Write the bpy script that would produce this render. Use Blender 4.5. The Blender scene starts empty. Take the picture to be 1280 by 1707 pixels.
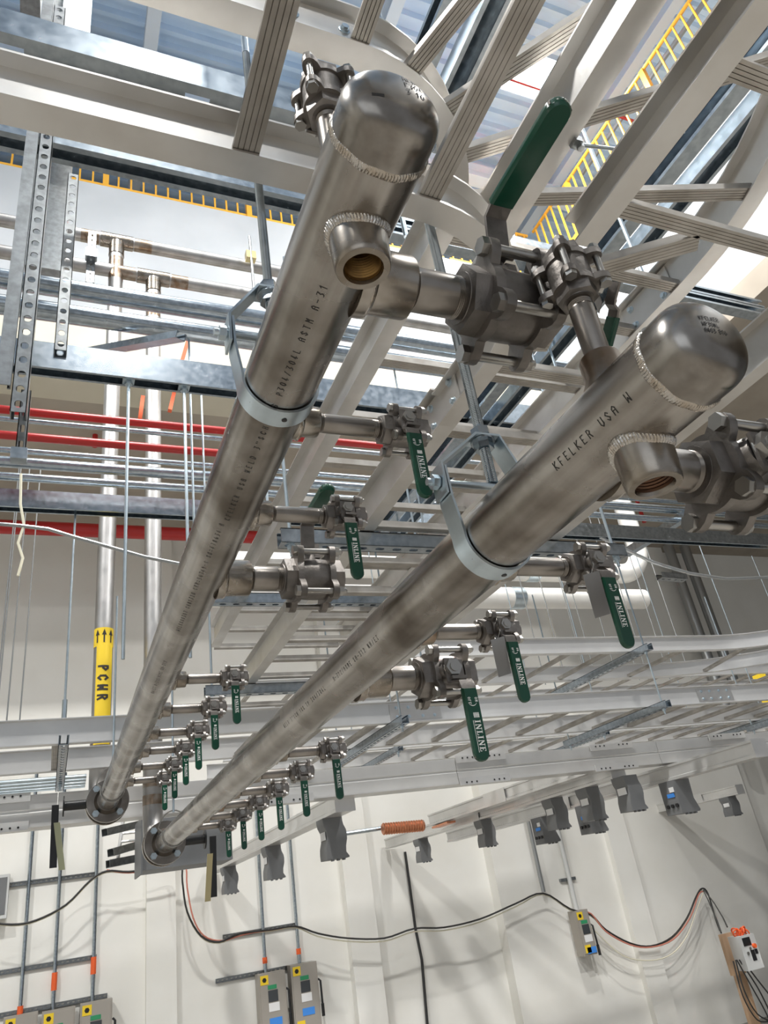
import bpy, math, random
from mathutils import Vector as V, Matrix
random.seed(7)
PI=math.pi
sc=bpy.context.scene; COL=sc.collection
# ------------------------------------------------------------------ camera, world, exposure
R=((0.9192778129,-0.3667452856,-0.1429202513),(0.0543531181,0.4779014957,-0.8767302316),(0.3898384810,0.7981904885,0.4592579916))
F=1230.11
cam=bpy.data.cameras.new('camera'); co=bpy.data.objects.new('camera',cam); COL.objects.link(co); sc.camera=co
cam.sensor_fit='VERTICAL'; cam.sensor_height=36; cam.lens=F/1707*36; cam.clip_start=.02; cam.clip_end=200
co.matrix_world=Matrix(((R[0][0],-R[1][0],-R[2][0],0),(R[0][1],-R[1][1],-R[2][1],0),(R[0][2],-R[1][2],-R[2][2],0),(0,0,0,1)))
cam.dof.use_dof=False
def P(px,py,ax,val):
    """a point of the place: the sight line through a photo pixel met with the plane x, y or z = val (metres from the camera)"""
    c=(px-640,py-853.5,F); d=V([R[0][i]*c[0]+R[1][i]*c[1]+R[2][i]*c[2] for i in range(3)])
    return d*(val/d['xyz'.index(ax)])
w=bpy.data.worlds.new('hall_air'); sc.world=w; w.use_nodes=True
w.node_tree.nodes['Background'].inputs[0].default_value=(.80,.84,.9,1); w.node_tree.nodes['Background'].inputs[1].default_value=0.40
sc.view_settings.view_transform='Standard'; sc.view_settings.look='None'; sc.view_settings.gamma=1; sc.view_settings.exposure=0.24
def area(name,loc,rot,sx,sy,e,col=(1,.97,.92)):
    l=bpy.data.lights.new(name,'AREA'); l.shape='RECTANGLE'; l.size=sx; l.size_y=sy; l.energy=e; l.color=col
    o=bpy.data.objects.new(name,l); COL.objects.link(o); o.location=loc; o.rotation_euler=rot; return o
LAMPS=[(5.45,4.4,9.45),(0.3,1.2,9.3),(-5,1.2,9.3),(5.2,-1.5,9.3),(0.6,-5.0,9.3),(-5,-5.0,9.3),(11,2.2,9.3)]
for i,(x,y,z) in enumerate(LAMPS): area('high_bay_lamp',(x,y,z-.13),(0,0,0),.7,.5,(560,560,620,560,90,90,660)[i],(1,.985,.955))
area('bluish_side_fill',(-3.5,-5,1.6),(math.radians(78),0,math.radians(-32)),5,3,40,(.86,.93,1))  # added bluish fill from behind left, stands for no known opening

# ------------------------------------------------------------------ materials
def mat(name,col,metal=0.,rough=.5,col2=None,scale=8,stretch=(1,1,1),bump=0.,bscale=None,spec=.5,emit=None,detail=4,lo=.35,hi=.65,rvar=0.):
    m=bpy.data.materials.new(name); m.use_nodes=True; nt=m.node_tree; b=nt.nodes['Principled BSDF']
    b.inputs['Base Color'].default_value=(*col,1); b.inputs['Metallic'].default_value=metal; b.inputs['Roughness'].default_value=rough
    b.inputs['Specular IOR Level'].default_value=spec
    if emit: b.inputs['Emission Color'].default_value=(*emit[0],1); b.inputs['Emission Strength'].default_value=emit[1]
    if col2 or bump or rvar:
        tc=nt.nodes.new('ShaderNodeTexCoord'); mp=nt.nodes.new('ShaderNodeMapping'); mp.inputs['Scale'].default_value=stretch
        nt.links.new(tc.outputs['Object'],mp.inputs[0])
        n=nt.nodes.new('ShaderNodeTexNoise'); n.inputs['Scale'].default_value=scale; n.inputs['Detail'].default_value=detail; nt.links.new(mp.outputs[0],n.inputs[0])
        if col2:
            r=nt.nodes.new('ShaderNodeValToRGB'); r.color_ramp.elements[0].position=lo; r.color_ramp.elements[1].position=hi
            r.color_ramp.elements[0].color=(*col,1); r.color_ramp.elements[1].color=(*col2,1)
            nt.links.new(n.outputs[0],r.inputs[0]); nt.links.new(r.outputs[0],b.inputs['Base Color'])
        if rvar:
            mr=nt.nodes.new('ShaderNodeMapRange'); mr.inputs[3].default_value=max(.03,rough-rvar); mr.inputs[4].default_value=rough+rvar
            nt.links.new(n.outputs[0],mr.inputs[0]); nt.links.new(mr.outputs[0],b.inputs['Roughness'])
        if bump:
            n2=nt.nodes.new('ShaderNodeTexNoise'); n2.inputs['Scale'].default_value=bscale or scale*4; n2.inputs['Detail'].default_value=3; nt.links.new(mp.outputs[0],n2.inputs[0])
            bp=nt.nodes.new('ShaderNodeBump'); bp.inputs['Strength'].default_value=bump; bp.inputs['Distance'].default_value=.002
            nt.links.new(n2.outputs[0],bp.inputs['Height']); nt.links.new(bp.outputs[0],b.inputs['Normal'])
    return m
def pipe_mat():
    m=bpy.data.materials.new('brushed_stainless_pipe'); m.use_nodes=True; nt=m.node_tree; b=nt.nodes['Principled BSDF']; N=nt.nodes.new; L=nt.links.new
    b.inputs['Metallic'].default_value=1
    tc=N('ShaderNodeTexCoord')
    def noise(sx,sy,sz,sc_,det=4):
        mp=N('ShaderNodeMapping'); mp.inputs['Scale'].default_value=(sx,sy,sz); L(tc.outputs['Object'],mp.inputs[0])
        n=N('ShaderNodeTexNoise'); n.inputs['Scale'].default_value=sc_; n.inputs['Detail'].default_value=det; L(mp.outputs[0],n.inputs[0]); return n
    a=noise(1,1,1,7,6); s=noise(1,.04,1,60,3)
    r=N('ShaderNodeValToRGB'); e=r.color_ramp.elements; e[0].position=.37; e[0].color=(.185,.16,.133,1); e[1].position=.60; e[1].color=(.47,.445,.415,1); L(a.outputs[0],r.inputs[0])
    r2=N('ShaderNodeValToRGB'); e=r2.color_ramp.elements; e[0].position=.35; e[0].color=(.74,.72,.70,1); e[1].position=.65; e[1].color=(1,1,1,1); L(s.outputs[0],r2.inputs[0])
    mx=N('ShaderNodeMix'); mx.data_type='RGBA'; mx.blend_type='MULTIPLY'; mx.inputs[0].default_value=1; L(r.outputs[0],mx.inputs[6]); L(r2.outputs[0],mx.inputs[7]); L(mx.outputs[2],b.inputs['Base Color'])
    mr=N('ShaderNodeMapRange'); mr.inputs[3].default_value=.17; mr.inputs[4].default_value=.36; L(a.outputs[0],mr.inputs[0]); L(mr.outputs[0],b.inputs['Roughness'])
    bp=N('ShaderNodeBump'); bp.inputs['Strength'].default_value=.12; bp.inputs['Distance'].default_value=.001; L(s.outputs[0],bp.inputs['Height']); L(bp.outputs[0],b.inputs['Normal'])
    return m
M=dict(
 pipe=pipe_mat(),
 cap=mat('polished_stainless_cap',(.17,.15,.128),1,.25,(.45,.43,.405),14,bump=.06,rvar=.12,detail=5),
 weld=mat('weld_bead',(.50,.475,.44),1,.27,(.44,.38,.31),60,bump=.9,bscale=160),
 socket=mat('machined_stainless',(.38,.35,.315),1,.27,(.23,.195,.155),22,(1,1,1),bump=.05,rvar=.08),
 socketb=mat('heat_tinted_stainless',(.24,.165,.11),1,.36,(.42,.38,.33),18,lo=.4,hi=.7),
 nipple=mat('nipple_steel',(.19,.17,.15),1,.30,(.31,.285,.26),14,bump=.05),
 cast=mat('cast_stainless',(.19,.175,.16),1,.46,(.27,.25,.235),30,bump=.25,bscale=200),
 bolt=mat('bolt_steel',(.42,.41,.39),1,.3),
 bore=mat('threaded_bore_brass_tone',(.33,.20,.07),.8,.35,(.12,.07,.03),40),
 boreb=mat('threaded_bore_rust_tone',(.16,.085,.05),.7,.4,(.06,.035,.025),40),
 zinc=mat('bright_zinc_plate',(.62,.71,.77),1,.3,(.52,.60,.65),25,rvar=.06),
 galv=mat('galvanised_steel',(.34,.39,.43),1,.24,(.46,.51,.555),45,rvar=.07),
 galvd=mat('dull_galvanised_steel',(.25,.26,.26),1,.30,(.34,.355,.36),40),
 alu=mat('mill_aluminium',(.56,.54,.51),1,.40,(.70,.69,.67),6,bump=.12,bscale=90,rvar=.1),
 alub=mat('satin_aluminium_bus_casing',(.64,.635,.625),.6,.36,(.72,.715,.70),4),
 riser=mat('dull_riser_steel',(.36,.35,.34),1,.42,(.50,.49,.48),9,(1,1,.5)),
 rung=mat('extruded_aluminium_rung',(.36,.335,.30),1,.45,(.50,.475,.44),14,bump=.15,bscale=80),
 green=mat('green_vinyl_grip',(.002,.052,.028),0,.26,spec=.5),
 white=mat('white_print',(.85,.87,.84),0,.5),
 ink=mat('black_ink',(.025,.022,.02),0,.6),
 black=mat('black_painted_steel',(.012,.012,.013),0,.4),
 olive=mat('olive_plated_steel',(.42,.42,.27),.7,.35), gold=mat('yellow_chromate_steel',(.55,.46,.25),.8,.35),
 wall=mat('painted_block_wall',(.82,.805,.75),0,.75,(.87,.86,.815),1.3,bump=.15,bscale=30),
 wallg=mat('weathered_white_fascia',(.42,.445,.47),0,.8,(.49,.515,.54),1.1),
 beige=mat('beige_band',(.60,.56,.45),0,.8,(.66,.62,.51),1.5),
 soffit=mat('raw_concrete_soffit',(.36,.315,.26),0,.9,(.45,.40,.335),1.2,bump=.3,bscale=9),
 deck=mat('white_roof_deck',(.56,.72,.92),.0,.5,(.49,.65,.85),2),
 beam=mat('white_roof_steel',(.62,.71,.82),0,.5), beamd=mat('blue_grey_joist_steel',(.22,.26,.31),0,.5),  # beamd: one even dark blue grey for the joist chord
 floor=mat('sealed_concrete_floor',(.27,.25,.22),0,.5,(.34,.32,.29),.8),
 yellow=mat('safety_yellow_paint',(.80,.42,.045),0,.4), red=mat('red_sprinkler_paint',(.45,.02,.018),0,.35),
 pvc=mat('white_pvc_pipe',(.82,.80,.76),0,.35),
 boxg=mat('grey_enclosure_paint',(.165,.17,.175),0,.5), boxd=mat('dark_grey_enclosure_paint',(.12,.125,.13),0,.5),
 taupe=mat('taupe_enclosure_paint',(.38,.35,.31),.2,.45), lt=mat('light_grey_enclosure',(.62,.63,.62),0,.5),
 label=mat('yellow_label',(.85,.60,.03),0,.5), tape=mat('blue_masking_tape',(.05,.25,.72),0,.6), orange=mat('orange_tag',(.85,.13,.03),0,.5),
 copper=mat('copper_braid',(.78,.33,.18),.85,.38,(.60,.25,.14),40), wood=mat('construction_lumber',(.42,.27,.16),0,.7,(.55,.38,.25),9,(1,1,.15)),
 cord=mat('black_cord',(.03,.03,.03),0,.5), cordw=mat('cream_cord',(.78,.74,.58),0,.5), cordr=mat('pink_red_cord',(.62,.22,.16),0,.5),
 glow=mat('lamp_lens',(1,1,1),0,.3,emit=((1,.98,.93),26)), flex=mat('grey_flex_conduit',(.38,.39,.39),.8,.35),
 lbl=mat('white_label_paper',(.80,.80,.80),0,.5), smoke=mat('dark_display',(.05,.055,.06),0,.2), greenl=mat('green_label',(.03,.28,.12),0,.5),
)
# ------------------------------------------------------------------ mesh building
def basis(d,up=None):
    d=V(d).normalized(); u=V(up) if up else (V((0,0,1)) if abs(d.z)<.9 else V((0,1,0)))
    s=d.cross(u).normalized(); u=s.cross(d).normalized(); return d,s,u
class MB:
    def __init__(s): s.v=[]; s.f=[]
    def add(s,vs,fs):
        o=len(s.v); s.v+= [V(a) for a in vs]; s.f+=[tuple(i+o for i in f) for f in fs]; return s
    def box(s,c,size,ax=None):
        c=V(c); X,Y,Z=ax if ax else (V((1,0,0)),V((0,1,0)),V((0,0,1)))
        a,b,d=[q/2 for q in size]
        vs=[c+X*i*a+Y*j*b+Z*k*d for i in(-1,1) for j in(-1,1) for k in(-1,1)]
        return s.add(vs,[(0,1,3,2),(4,6,7,5),(0,4,5,1),(2,3,7,6),(0,2,6,4),(1,5,7,3)])
    def bx(s,x0,x1,y0,y1,z0,z1): return s.box(((x0+x1)/2,(y0+y1)/2,(z0+z1)/2),(abs(x1-x0),abs(y1-y0),abs(z1-z0)))
    def lathe(s,p0,d,prof,n=24,cap=True,up=None):
        p0=V(p0); d,a,b=basis(d,up); o=[]
        for t,r in prof: o+=[p0+d*t+(a*math.cos(2*PI*i/n)+b*math.sin(2*PI*i/n))*r for i in range(n)]
        fs=[]
        for k in range(len(prof)-1):
            for i in range(n): j=(i+1)%n; fs.append((k*n+i,k*n+j,(k+1)*n+j,(k+1)*n+i))
        if cap: fs.append(tuple(reversed(range(n)))); fs.append(tuple((len(prof)-1)*n+i for i in range(n)))
        return s.add(o,fs)
    def cyl(s,p0,p1,r,n=16,up=None):
        p0,p1=V(p0),V(p1); L=(p1-p0).length; return s.lathe(p0,p1-p0,[(0,r),(L,r)],n,True,up)
    def tube(s,pts,r,n=8):
        pts=[V(p) for p in pts]; o=[]; fs=[]; _,a,_u=basis(pts[1]-pts[0])
        for k,p in enumerate(pts):
            d=((pts[min(k+1,len(pts)-1)]-pts[max(k-1,0)])).normalized(); a=(a-d*a.dot(d)).normalized(); b=d.cross(a)
            o+=[p+(a*math.cos(2*PI*i/n)+b*math.sin(2*PI*i/n))*r for i in range(n)]
        for k in range(len(pts)-1):
            for i in range(n): j=(i+1)%n; fs.append((k*n+i,k*n+j,(k+1)*n+j,(k+1)*n+i))
        fs.append(tuple(reversed(range(n)))); fs.append(tuple((len(pts)-1)*n+i for i in range(n)))
        return s.add(o,fs)
    def sweep(s,pts,prof,up=(0,0,1)):
        """profile (side,up) carried along a path, mitred at bends"""
        pts=[V(p) for p in pts]; up=V(up).normalized(); n=len(prof); o=[]; fs=[]
        for k,p in enumerate(pts):
            d0=(pts[k]-pts[k-1]).normalized() if k else (pts[1]-pts[0]).normalized()
            d1=(pts[k+1]-pts[k]).normalized() if k<len(pts)-1 else d0
            s0=d0.cross(up).normalized(); s1=d1.cross(up).normalized(); sd=(s0+s1).normalized(); m=1/max(.4,sd.dot(s0))
            u=sd.cross((d0+d1).normalized()).normalized()
            o+=[p+sd*(x*m)+u*y for x,y in prof]
        for k in range(len(pts)-1):
            for i in range(n): j=(i+1)%n; fs.append((k*n+i,k*n+j,(k+1)*n+j,(k+1)*n+i))
        fs.append(tuple(reversed(range(n)))); fs.append(tuple((len(pts)-1)*n+i for i in range(n)))
        return s.add(o,fs)
    def prism(s,poly,O,U,W,D,h):
        O,U,W,D=V(O),V(U),V(W),V(D); n=len(poly); a=[O+U*x+W*y for x,y in poly]; b=[q+D*h for q in a]
        fs=[tuple(reversed(range(n))),tuple(range(n,2*n))]+[(i,(i+1)%n,n+(i+1)%n,n+i) for i in range(n)]
        return s.add(a+b,fs)
    def ring(s,O,N,r0,r1,h,n=40,a0=0,a1=2*PI,up=None):
        """flat band: inner radius r0, outer r1, width h along N (centred)"""
        O=V(O); N,a,b=basis(N,up); full=abs(a1-a0-2*PI)<1e-6; m=n if full else n+1; o=[]; fs=[]
        for k in range(m):
            t=a0+(a1-a0)*k/n; e=a*math.cos(t)+b*math.sin(t)
            o+=[O+e*r0-N*h/2,O+e*r1-N*h/2,O+e*r1+N*h/2,O+e*r0+N*h/2]
        for k in range(n):
            j=(k+1)%m
            for i in range(4): fs.append((k*4+i,k*4+(i+1)%4,j*4+(i+1)%4,j*4+i))
        if not full: fs+= [(3,2,1,0),(n*4,n*4+1,n*4+2,n*4+3)]
        return s.add(o,fs)
    def torus(s,O,N,Rr,r,n=40,m=8,wob=0):
        O=V(O); N,a,b=basis(N); o=[]; fs=[]
        for k in range(n):
            t=2*PI*k/n; e=a*math.cos(t)+b*math.sin(t); q=r*(1+wob*math.sin(k*2.4)) 
            for i in range(m): p=2*PI*i/m; o.append(O+e*(Rr+q*math.cos(p))+N*q*math.sin(p))
        for k in range(n):
            j=(k+1)%n
            for i in range(m): i2=(i+1)%m; fs.append((k*m+i,j*m+i,j*m+i2,k*m+i2))
        return s.add(o,fs)
    def weldband(s,pos,nor,h,n,m=8):
        o=[];fs=[]
        for k in range(n):
            t=2*PI*k/n
            for i in range(m+1):
                q=-1+2*i/m; ph=k*2*PI/5.2+q*q*3.2; o.append(pos(t,q)+nor(t)*(h*math.sqrt(max(0,1-q*q))*(1+.22*math.sin(ph)+.12*math.sin(k*.37))-.0004))
        for k in range(n):
            j=(k+1)%n
            for i in range(m): fs.append((k*(m+1)+i,j*(m+1)+i,j*(m+1)+i+1,k*(m+1)+i+1))
        return s.add(o,fs)
    def lastc(s): return sum(s.v,V())/len(s.v)
def obj(name,mb,m,parent=None,off=V((0,0,0)),sharp=32,**kw):
    me=bpy.data.meshes.new(name); me.from_pydata([tuple(a-off) for a in mb.v],[],mb.f); me.materials.append(M[m] if isinstance(m,str) else m)
    import bmesh
    b=bmesh.new(); b.from_mesh(me); bmesh.ops.recalc_face_normals(b,faces=b.faces); b.to_mesh(me); b.free()
    me.polygons.foreach_set('use_smooth',[True]*len(me.polygons)); me.set_sharp_from_angle(angle=math.radians(sharp))
    o=bpy.data.objects.new(name,me); COL.objects.link(o)
    if parent is not None: o.parent=parent
    for k,v in kw.items(): o[k]=v
    return o
class T:
    """a thing: an Empty at its base, with parts given in world coordinates"""
    def __init__(s,name,label,cat,loc,group=None):
        s.loc=V(loc); s.o=bpy.data.objects.new(name,None); COL.objects.link(s.o); s.o.location=s.loc; s.o.empty_display_size=.05
        s.o['label']=label; s.o['category']=cat
        if group: s.o['group']=group
    def part(s,name,mb,m,parent=None,**kw): return obj(name,mb,m,parent or s.o,s.loc,**kw)
def one(name,label,cat,mb,m,group=None,**kw):
    c=mb.lastc(); o=obj(name,mb,m,None,c,**kw); o.location=c; o['label']=label; o['category']=cat
    if group: o['group']=group
    return o
def struct(name,mb,m,**kw): o=obj(name,mb,m,None,**kw); o['kind']='structure'; return o
def dup(root,mw,label,group=None):
    r=root.copy(); COL.objects.link(r); r.matrix_world=mw; r['label']=label
    if group: r['group']=group
    for c in root.children:
        d=c.copy(); COL.objects.link(d); d.parent=r
        for g in c.children: e=g.copy(); COL.objects.link(e); e.parent=d
    return r
X,Y,Z=V((1,0,0)),V((0,1,0)),V((0,0,1))
# stroke lettering: each glyph a list of polylines on a 2 x 4 grid
G={'A':['0003 14 23 20','02 22'],'B':['0004 14 23 12 02','12 21 10 00'],'C':['23 14 03 01 10 21'],'D':['00 04 14 23 21 10 00'],'E':['24 04 00 20','02 12'],'F':['24 04 00','02 12'],
'G':['23 14 03 01 10 21 22 12'],'H':['00 04','20 24','02 22'],'I':['10 14'],'K':['00 04','24 02 20'],'L':['04 00 20'],'M':['00 04 12 24 20'],'N':['00 04 20 24'],'O':['01 03 14 23 21 10 01'],
'P':['00 04 14 23 12 02'],'R':['00 04 14 23 12 02','12 20'],'S':['23 14 03 12 21 10 01'],'T':['04 24','14 10'],'U':['04 01 10 21 24'],'V':['04 10 24'],'W':['04 00 12 20 24'],'X':['00 24','04 20'],'Z':['04 24 00 20'],
'0':['01 03 14 23 21 10 01'],'1':['03 14 10'],'2':['03 14 23 00 20'],'3':['04 24 12 21 10 00'],'4':['10 14 01 21'],'5':['24 04 02 12 21 10 00'],'6':['14 02 01 10 21 12 02'],'7':['04 24 10'],'8':['12 03 14 23 12 01 10 21 12'],'9':['10 22 23 14 03 12 22'],
'-':['02 22'],'/':['00 24'],'#':['01 21','03 23'],'"':['04 03','24 23'],'.':['00 10'],'(':['14 03 01 10'],' ':[]}
def glyphs(text,h,pitch,th):
    """quads (lists of 4 (u,v)) for a line of stroke lettering"""
    q=[]; s=h/4
    for i,ch in enumerate(text):
        for st in G.get(ch,[]):
            st=st.replace(' ',''); pts=[(int(st[k])*s*.9+i*pitch,int(st[k+1])*s) for k in range(0,len(st)-1,2)]
            for a,b in zip(pts,pts[1:]):
                dx,dy=b[0]-a[0],b[1]-a[1]; L=math.hypot(dx,dy) or 1; ex,ey=dx/L*th*.4,dy/L*th*.4; nx,ny=-dy/L*th/2,dx/L*th/2
                q.append([(a[0]-ex+nx,a[1]-ey+ny),(a[0]-ex-nx,a[1]-ey-ny),(b[0]+ex-nx,b[1]+ey-ny),(b[0]+ex+nx,b[1]+ey+ny)])
    return q
def flat_text(mb,text,O,U,W,h,pitch,th,lift=0):
    O,U,W=V(O),V(U),V(W); N=U.cross(W).normalized()*lift
    for q in glyphs(text,h,pitch,th): mb.add([O+U*a+W*b+N for a,b in q],[(0,1,2,3)])
    return mb
def cyl_text(mb,text,cx,cz,r,y0,th0,h,pitch,th):
    """reads towards the camera end of a pipe that runs along Y, tops of letters to the left"""
    for q in glyphs(text,h,pitch,th):
        vs=[]
        for a,b in q:
            t=math.radians(th0)-b/r; vs.append(V((cx+math.sin(t)*(r+.0004),y0-a,cz-math.cos(t)*(r+.0004))))
        mb.add(vs,[(0,1,2,3)])
    return mb
# ------------------------------------------------------------------ profiles
def ibeam(h=.1,fw=.041,t=.004,ft=.004):
    a=fw/2; b=t/2; return [(-a,0),(a,0),(a,ft),(b,ft*1.6),(b,h-ft*1.6),(a,h-ft),(a,h),(-a,h),(-a,h-ft),(-b,h-ft*1.6),(-b,ft*1.6),(-a,ft)]
def rungp(wd=.027,h=.022):
    a=wd/2; p=[]; n=5
    for i in range(n):
        x0=-a+wd*i/n; p+=[(x0+.0006,0),(x0+wd/n-.0006,0),(x0+wd/n-.0003,.0012)] if i<n-1 else [(x0+.0006,0),(a,0)]
    return p+[(a,.004),(a*.62,.007),(a*.62,h),(-a*.62,h),(-a*.62,.007),(-a,.004)]
def cprof(wd,h,t=.0025,lip=.009):
    a=wd/2 # open side up (t grows up from web at 0)
    return [(-a,0),(a,0),(a,h),(a-lip,h),(a-lip,h-t*2),(a-t,h-t*2),(a-t,t),(-a+t,t),(-a+t,h-t*2),(-a+lip,h-t*2),(-a+lip,h),(-a,h)]
def strut(mb,p0,p1,up,wd=.041,h=.041): # web centred on the p0-p1 line, opening towards up
    return mb.sweep([p0,p1],cprof(wd,h),up)
def slotted(mb,p0,p1,up,wd=.041,h=.041,pitch=.05,sl=.026,sw=.014,t=.0025):
    """strut whose web has a row of rounded slots"""
    p0,p1=V(p0),V(p1); L=(p1-p0).length; d,s,u=basis(p1-p0,up); a=wd/2
    for sg in(-1,1):
        mb.box(p0+d*L/2+s*sg*(a-t/2)+u*h/2,(L,t,h),(d,s,u)); mb.box(p0+d*L/2+s*sg*(a-.0045)+u*(h-t/2),(L,.009,t),(d,s,u))
        mb.box(p0+d*L/2+s*sg*(a-(a-sw/2)/2)+u*t/2,(L,a-sw/2,t),(d,s,u))
    n=max(1,int(L/pitch)); pt=L/n
    for i in range(n+1):
        c=i*pt; lo=max(0,c-(pt-sl)/2); hi=min(L,c+(pt-sl)/2); k=sw*.35; 
        poly=[(lo,-sw/2),(hi,-sw/2),(hi,sw/2),(lo,sw/2)]
        if i<n: poly=[(lo,-sw/2),(hi+k,-sw/2),(hi+k*.15,-sw/4),(hi,0),(hi+k*.15,sw/4),(hi+k,sw/2),(lo,sw/2)]
        if 0<i: poly=poly[:-1]+[(lo-k,sw/2),(lo-k*.15,sw/4),(lo,0),(lo-k*.15,-sw/4)]+[(lo-k,-sw/2)]+poly[1:0] if False else [(lo-k,-sw/2)]+poly[1:-1]+[(lo-k,sw/2),(lo-k*.15,sw/4),(lo,0),(lo-k*.15,-sw/4)]
        mb.prism(poly,p0,d,s,u,t)
    return mb
def threaded(mb,p0,p1,r,n=10):
    p0,p1=V(p0),V(p1); L=(p1-p0).length; k=min(230,int(L/.0027)); pr=[(0,r*.9)]
    for i in range(k): pr+=[(L*(i+.25)/k,r),(L*(i+.75)/k,r*.86)]
    pr.append((L,r*.88)); return mb.lathe(p0,p1-p0,pr,n)

# ------------------------------------------------------------------ building shell
FZ=-2.2
struct('floor',MB().bx(-14,18,-9,9.8,FZ-.2,FZ),'floor')
YW=9.8; YB=9.6; XB=5.45
struct('wall_back',MB().bx(-14,18,YW,YW+.3,FZ,10),'wall')
struct('wall_back_right',MB().bx(XB,10.35,YB,YW,FZ,5.12),'wall')
struct('trim_1',MB().bx(1.02,1.34,YW-.09,YW,FZ,5.12),'wall')      # shallow pilasters
struct('trim_2',MB().bx(3.36,3.72,YW-.14,YW,FZ,5.12),'wall')
struct('trim_3',MB().bx(7.35,7.7,YB-.1,YB,FZ,5.12),'wall')
YFc=6.55; ZS=5.1; ZT=8.13; XR=6.64
struct('ceiling_soffit',MB().bx(-14,18,YFc+.35,YW,ZS,ZS+.3),'soffit')
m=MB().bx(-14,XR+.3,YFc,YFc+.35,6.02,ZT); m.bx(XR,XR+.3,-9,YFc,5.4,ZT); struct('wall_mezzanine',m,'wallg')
struct('trim_4',MB().bx(-14,XR+.3,YFc-.04,YFc+.35,ZS,6.02),'beige')
struct('ceiling_soffit_right',MB().bx(XR,18,-9,YFc+.35,5.1,5.4),'soffit')
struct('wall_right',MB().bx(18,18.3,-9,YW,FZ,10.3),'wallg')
struct('wall_left',MB().bx(-14.3,-14,-9,YW,FZ,10.3),'wall')
mb=MB(); pts=[]; y=-9.
while y<YW: pts+=[(y,10.3),(y+.1,10.3),(y+.13,10.22),(y+.19,10.22),(y+.22,10.3)]; y+=.22
n=len(pts); mb.add([V((-14,a,b)) for a,b in pts]+[V((18,a,b)) for a,b in pts],[(i,i+1,n+i+1,n+i) for i in range(n-1)])
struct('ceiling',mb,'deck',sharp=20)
for k,x in enumerate((-6.6,-3.1,.6,3.4,6.95,10.9,14.4)):
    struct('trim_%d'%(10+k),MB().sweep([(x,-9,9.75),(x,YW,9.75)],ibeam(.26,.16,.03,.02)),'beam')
    if x not in (.6,3.4): struct('trim_%d'%(20+k),MB().sweep([(x+1.75,-9,9.98),(x+1.75,YW,9.98)],ibeam(.2,.1,.02,.02)),'beam')
for k,yy in enumerate((1.2,6.1)):
    struct('trim_%d'%(30+k),MB().sweep([(-14,yy,9.45),(18,yy,9.45)],ibeam(.3,.2,.03,.03)),'beam')
# ------------------------------------------------------------------ lamps
where=['glaring white high bay light under the roof deck above the large green lever']+['white high bay light under the roof deck, outside the photo']*6
for (x,y,z),wh in zip(LAMPS,where):
    t=T('high_bay_light',wh,'ceiling light',(x,y,z+.1),'high bay lights')
    t.part('housing',MB().bx(x-.4,x+.4,y-.28,y+.28,z-.02,z+.12),'beam'); t.part('lens',MB().bx(x-.36,x+.36,y-.25,y+.25,z-.05,z-.02),'glow')
    t.part('stem',MB().cyl((x,y,z+.12),(x,y,z+.8),.012,6),'zinc')
# ------------------------------------------------------------------ guard rails of the mezzanine
def railing(label,p0,p1,n,loc):
    t=T('guard_railing',label,'railing',loc,'yellow mezzanine guard railings'); p0,p1=V(p0),V(p1); d=p1-p0
    t.part('bottom_rail',MB().box((p0+p1)/2+Z*.09,(d.length,.045,.09),basis(d)),'yellow'); t.part('top_rail',MB().cyl(p0+Z*1.07,p1+Z*1.07,.025,10),'yellow')
    for i in range(n):
        q=p0+d*((i+.5)/n)
        if i%12==6: t.part('post',MB().box(q+Z*.52,(.07,.07,1.1)),'yellow')
        else: t.part('baluster',MB().box(q+Z*.55,(.022,.022,1.0)),'yellow')
railing('long yellow guard railing on the back mezzanine edge above the white fascia, upper left',(-2.6,YFc+.1,ZT),(4.9,YFc+.1,ZT),50,(1,YFc+.1,ZT))
railing('short yellow guard railing at the right end of the back mezzanine edge',(5.0,YFc+.1,ZT),(XR,YFc+.1,ZT),11,(5.8,YFc+.1,ZT))
railing('long yellow guard railing climbing the upper right along the side mezzanine edge',(XR+.05,YFc,ZT),(XR+.05,-1.2,ZT),52,(XR+.05,3,ZT))
one('sprinkler_branch_pipe','thin red sprinkler branch pipe under the roof deck near the bright lamp','pipe',MB().cyl(P(815,120,'z',9.2),P(1085,212,'z',9.2),.022,8),'red')
one('joist_bottom_chord','dark bluish roof joist line running diagonally behind the yellow railing','roof joist',MB().cyl(P(1190,-20,'z',9.3),P(970,290,'z',9.3),.035,6),'beamd')

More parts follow.
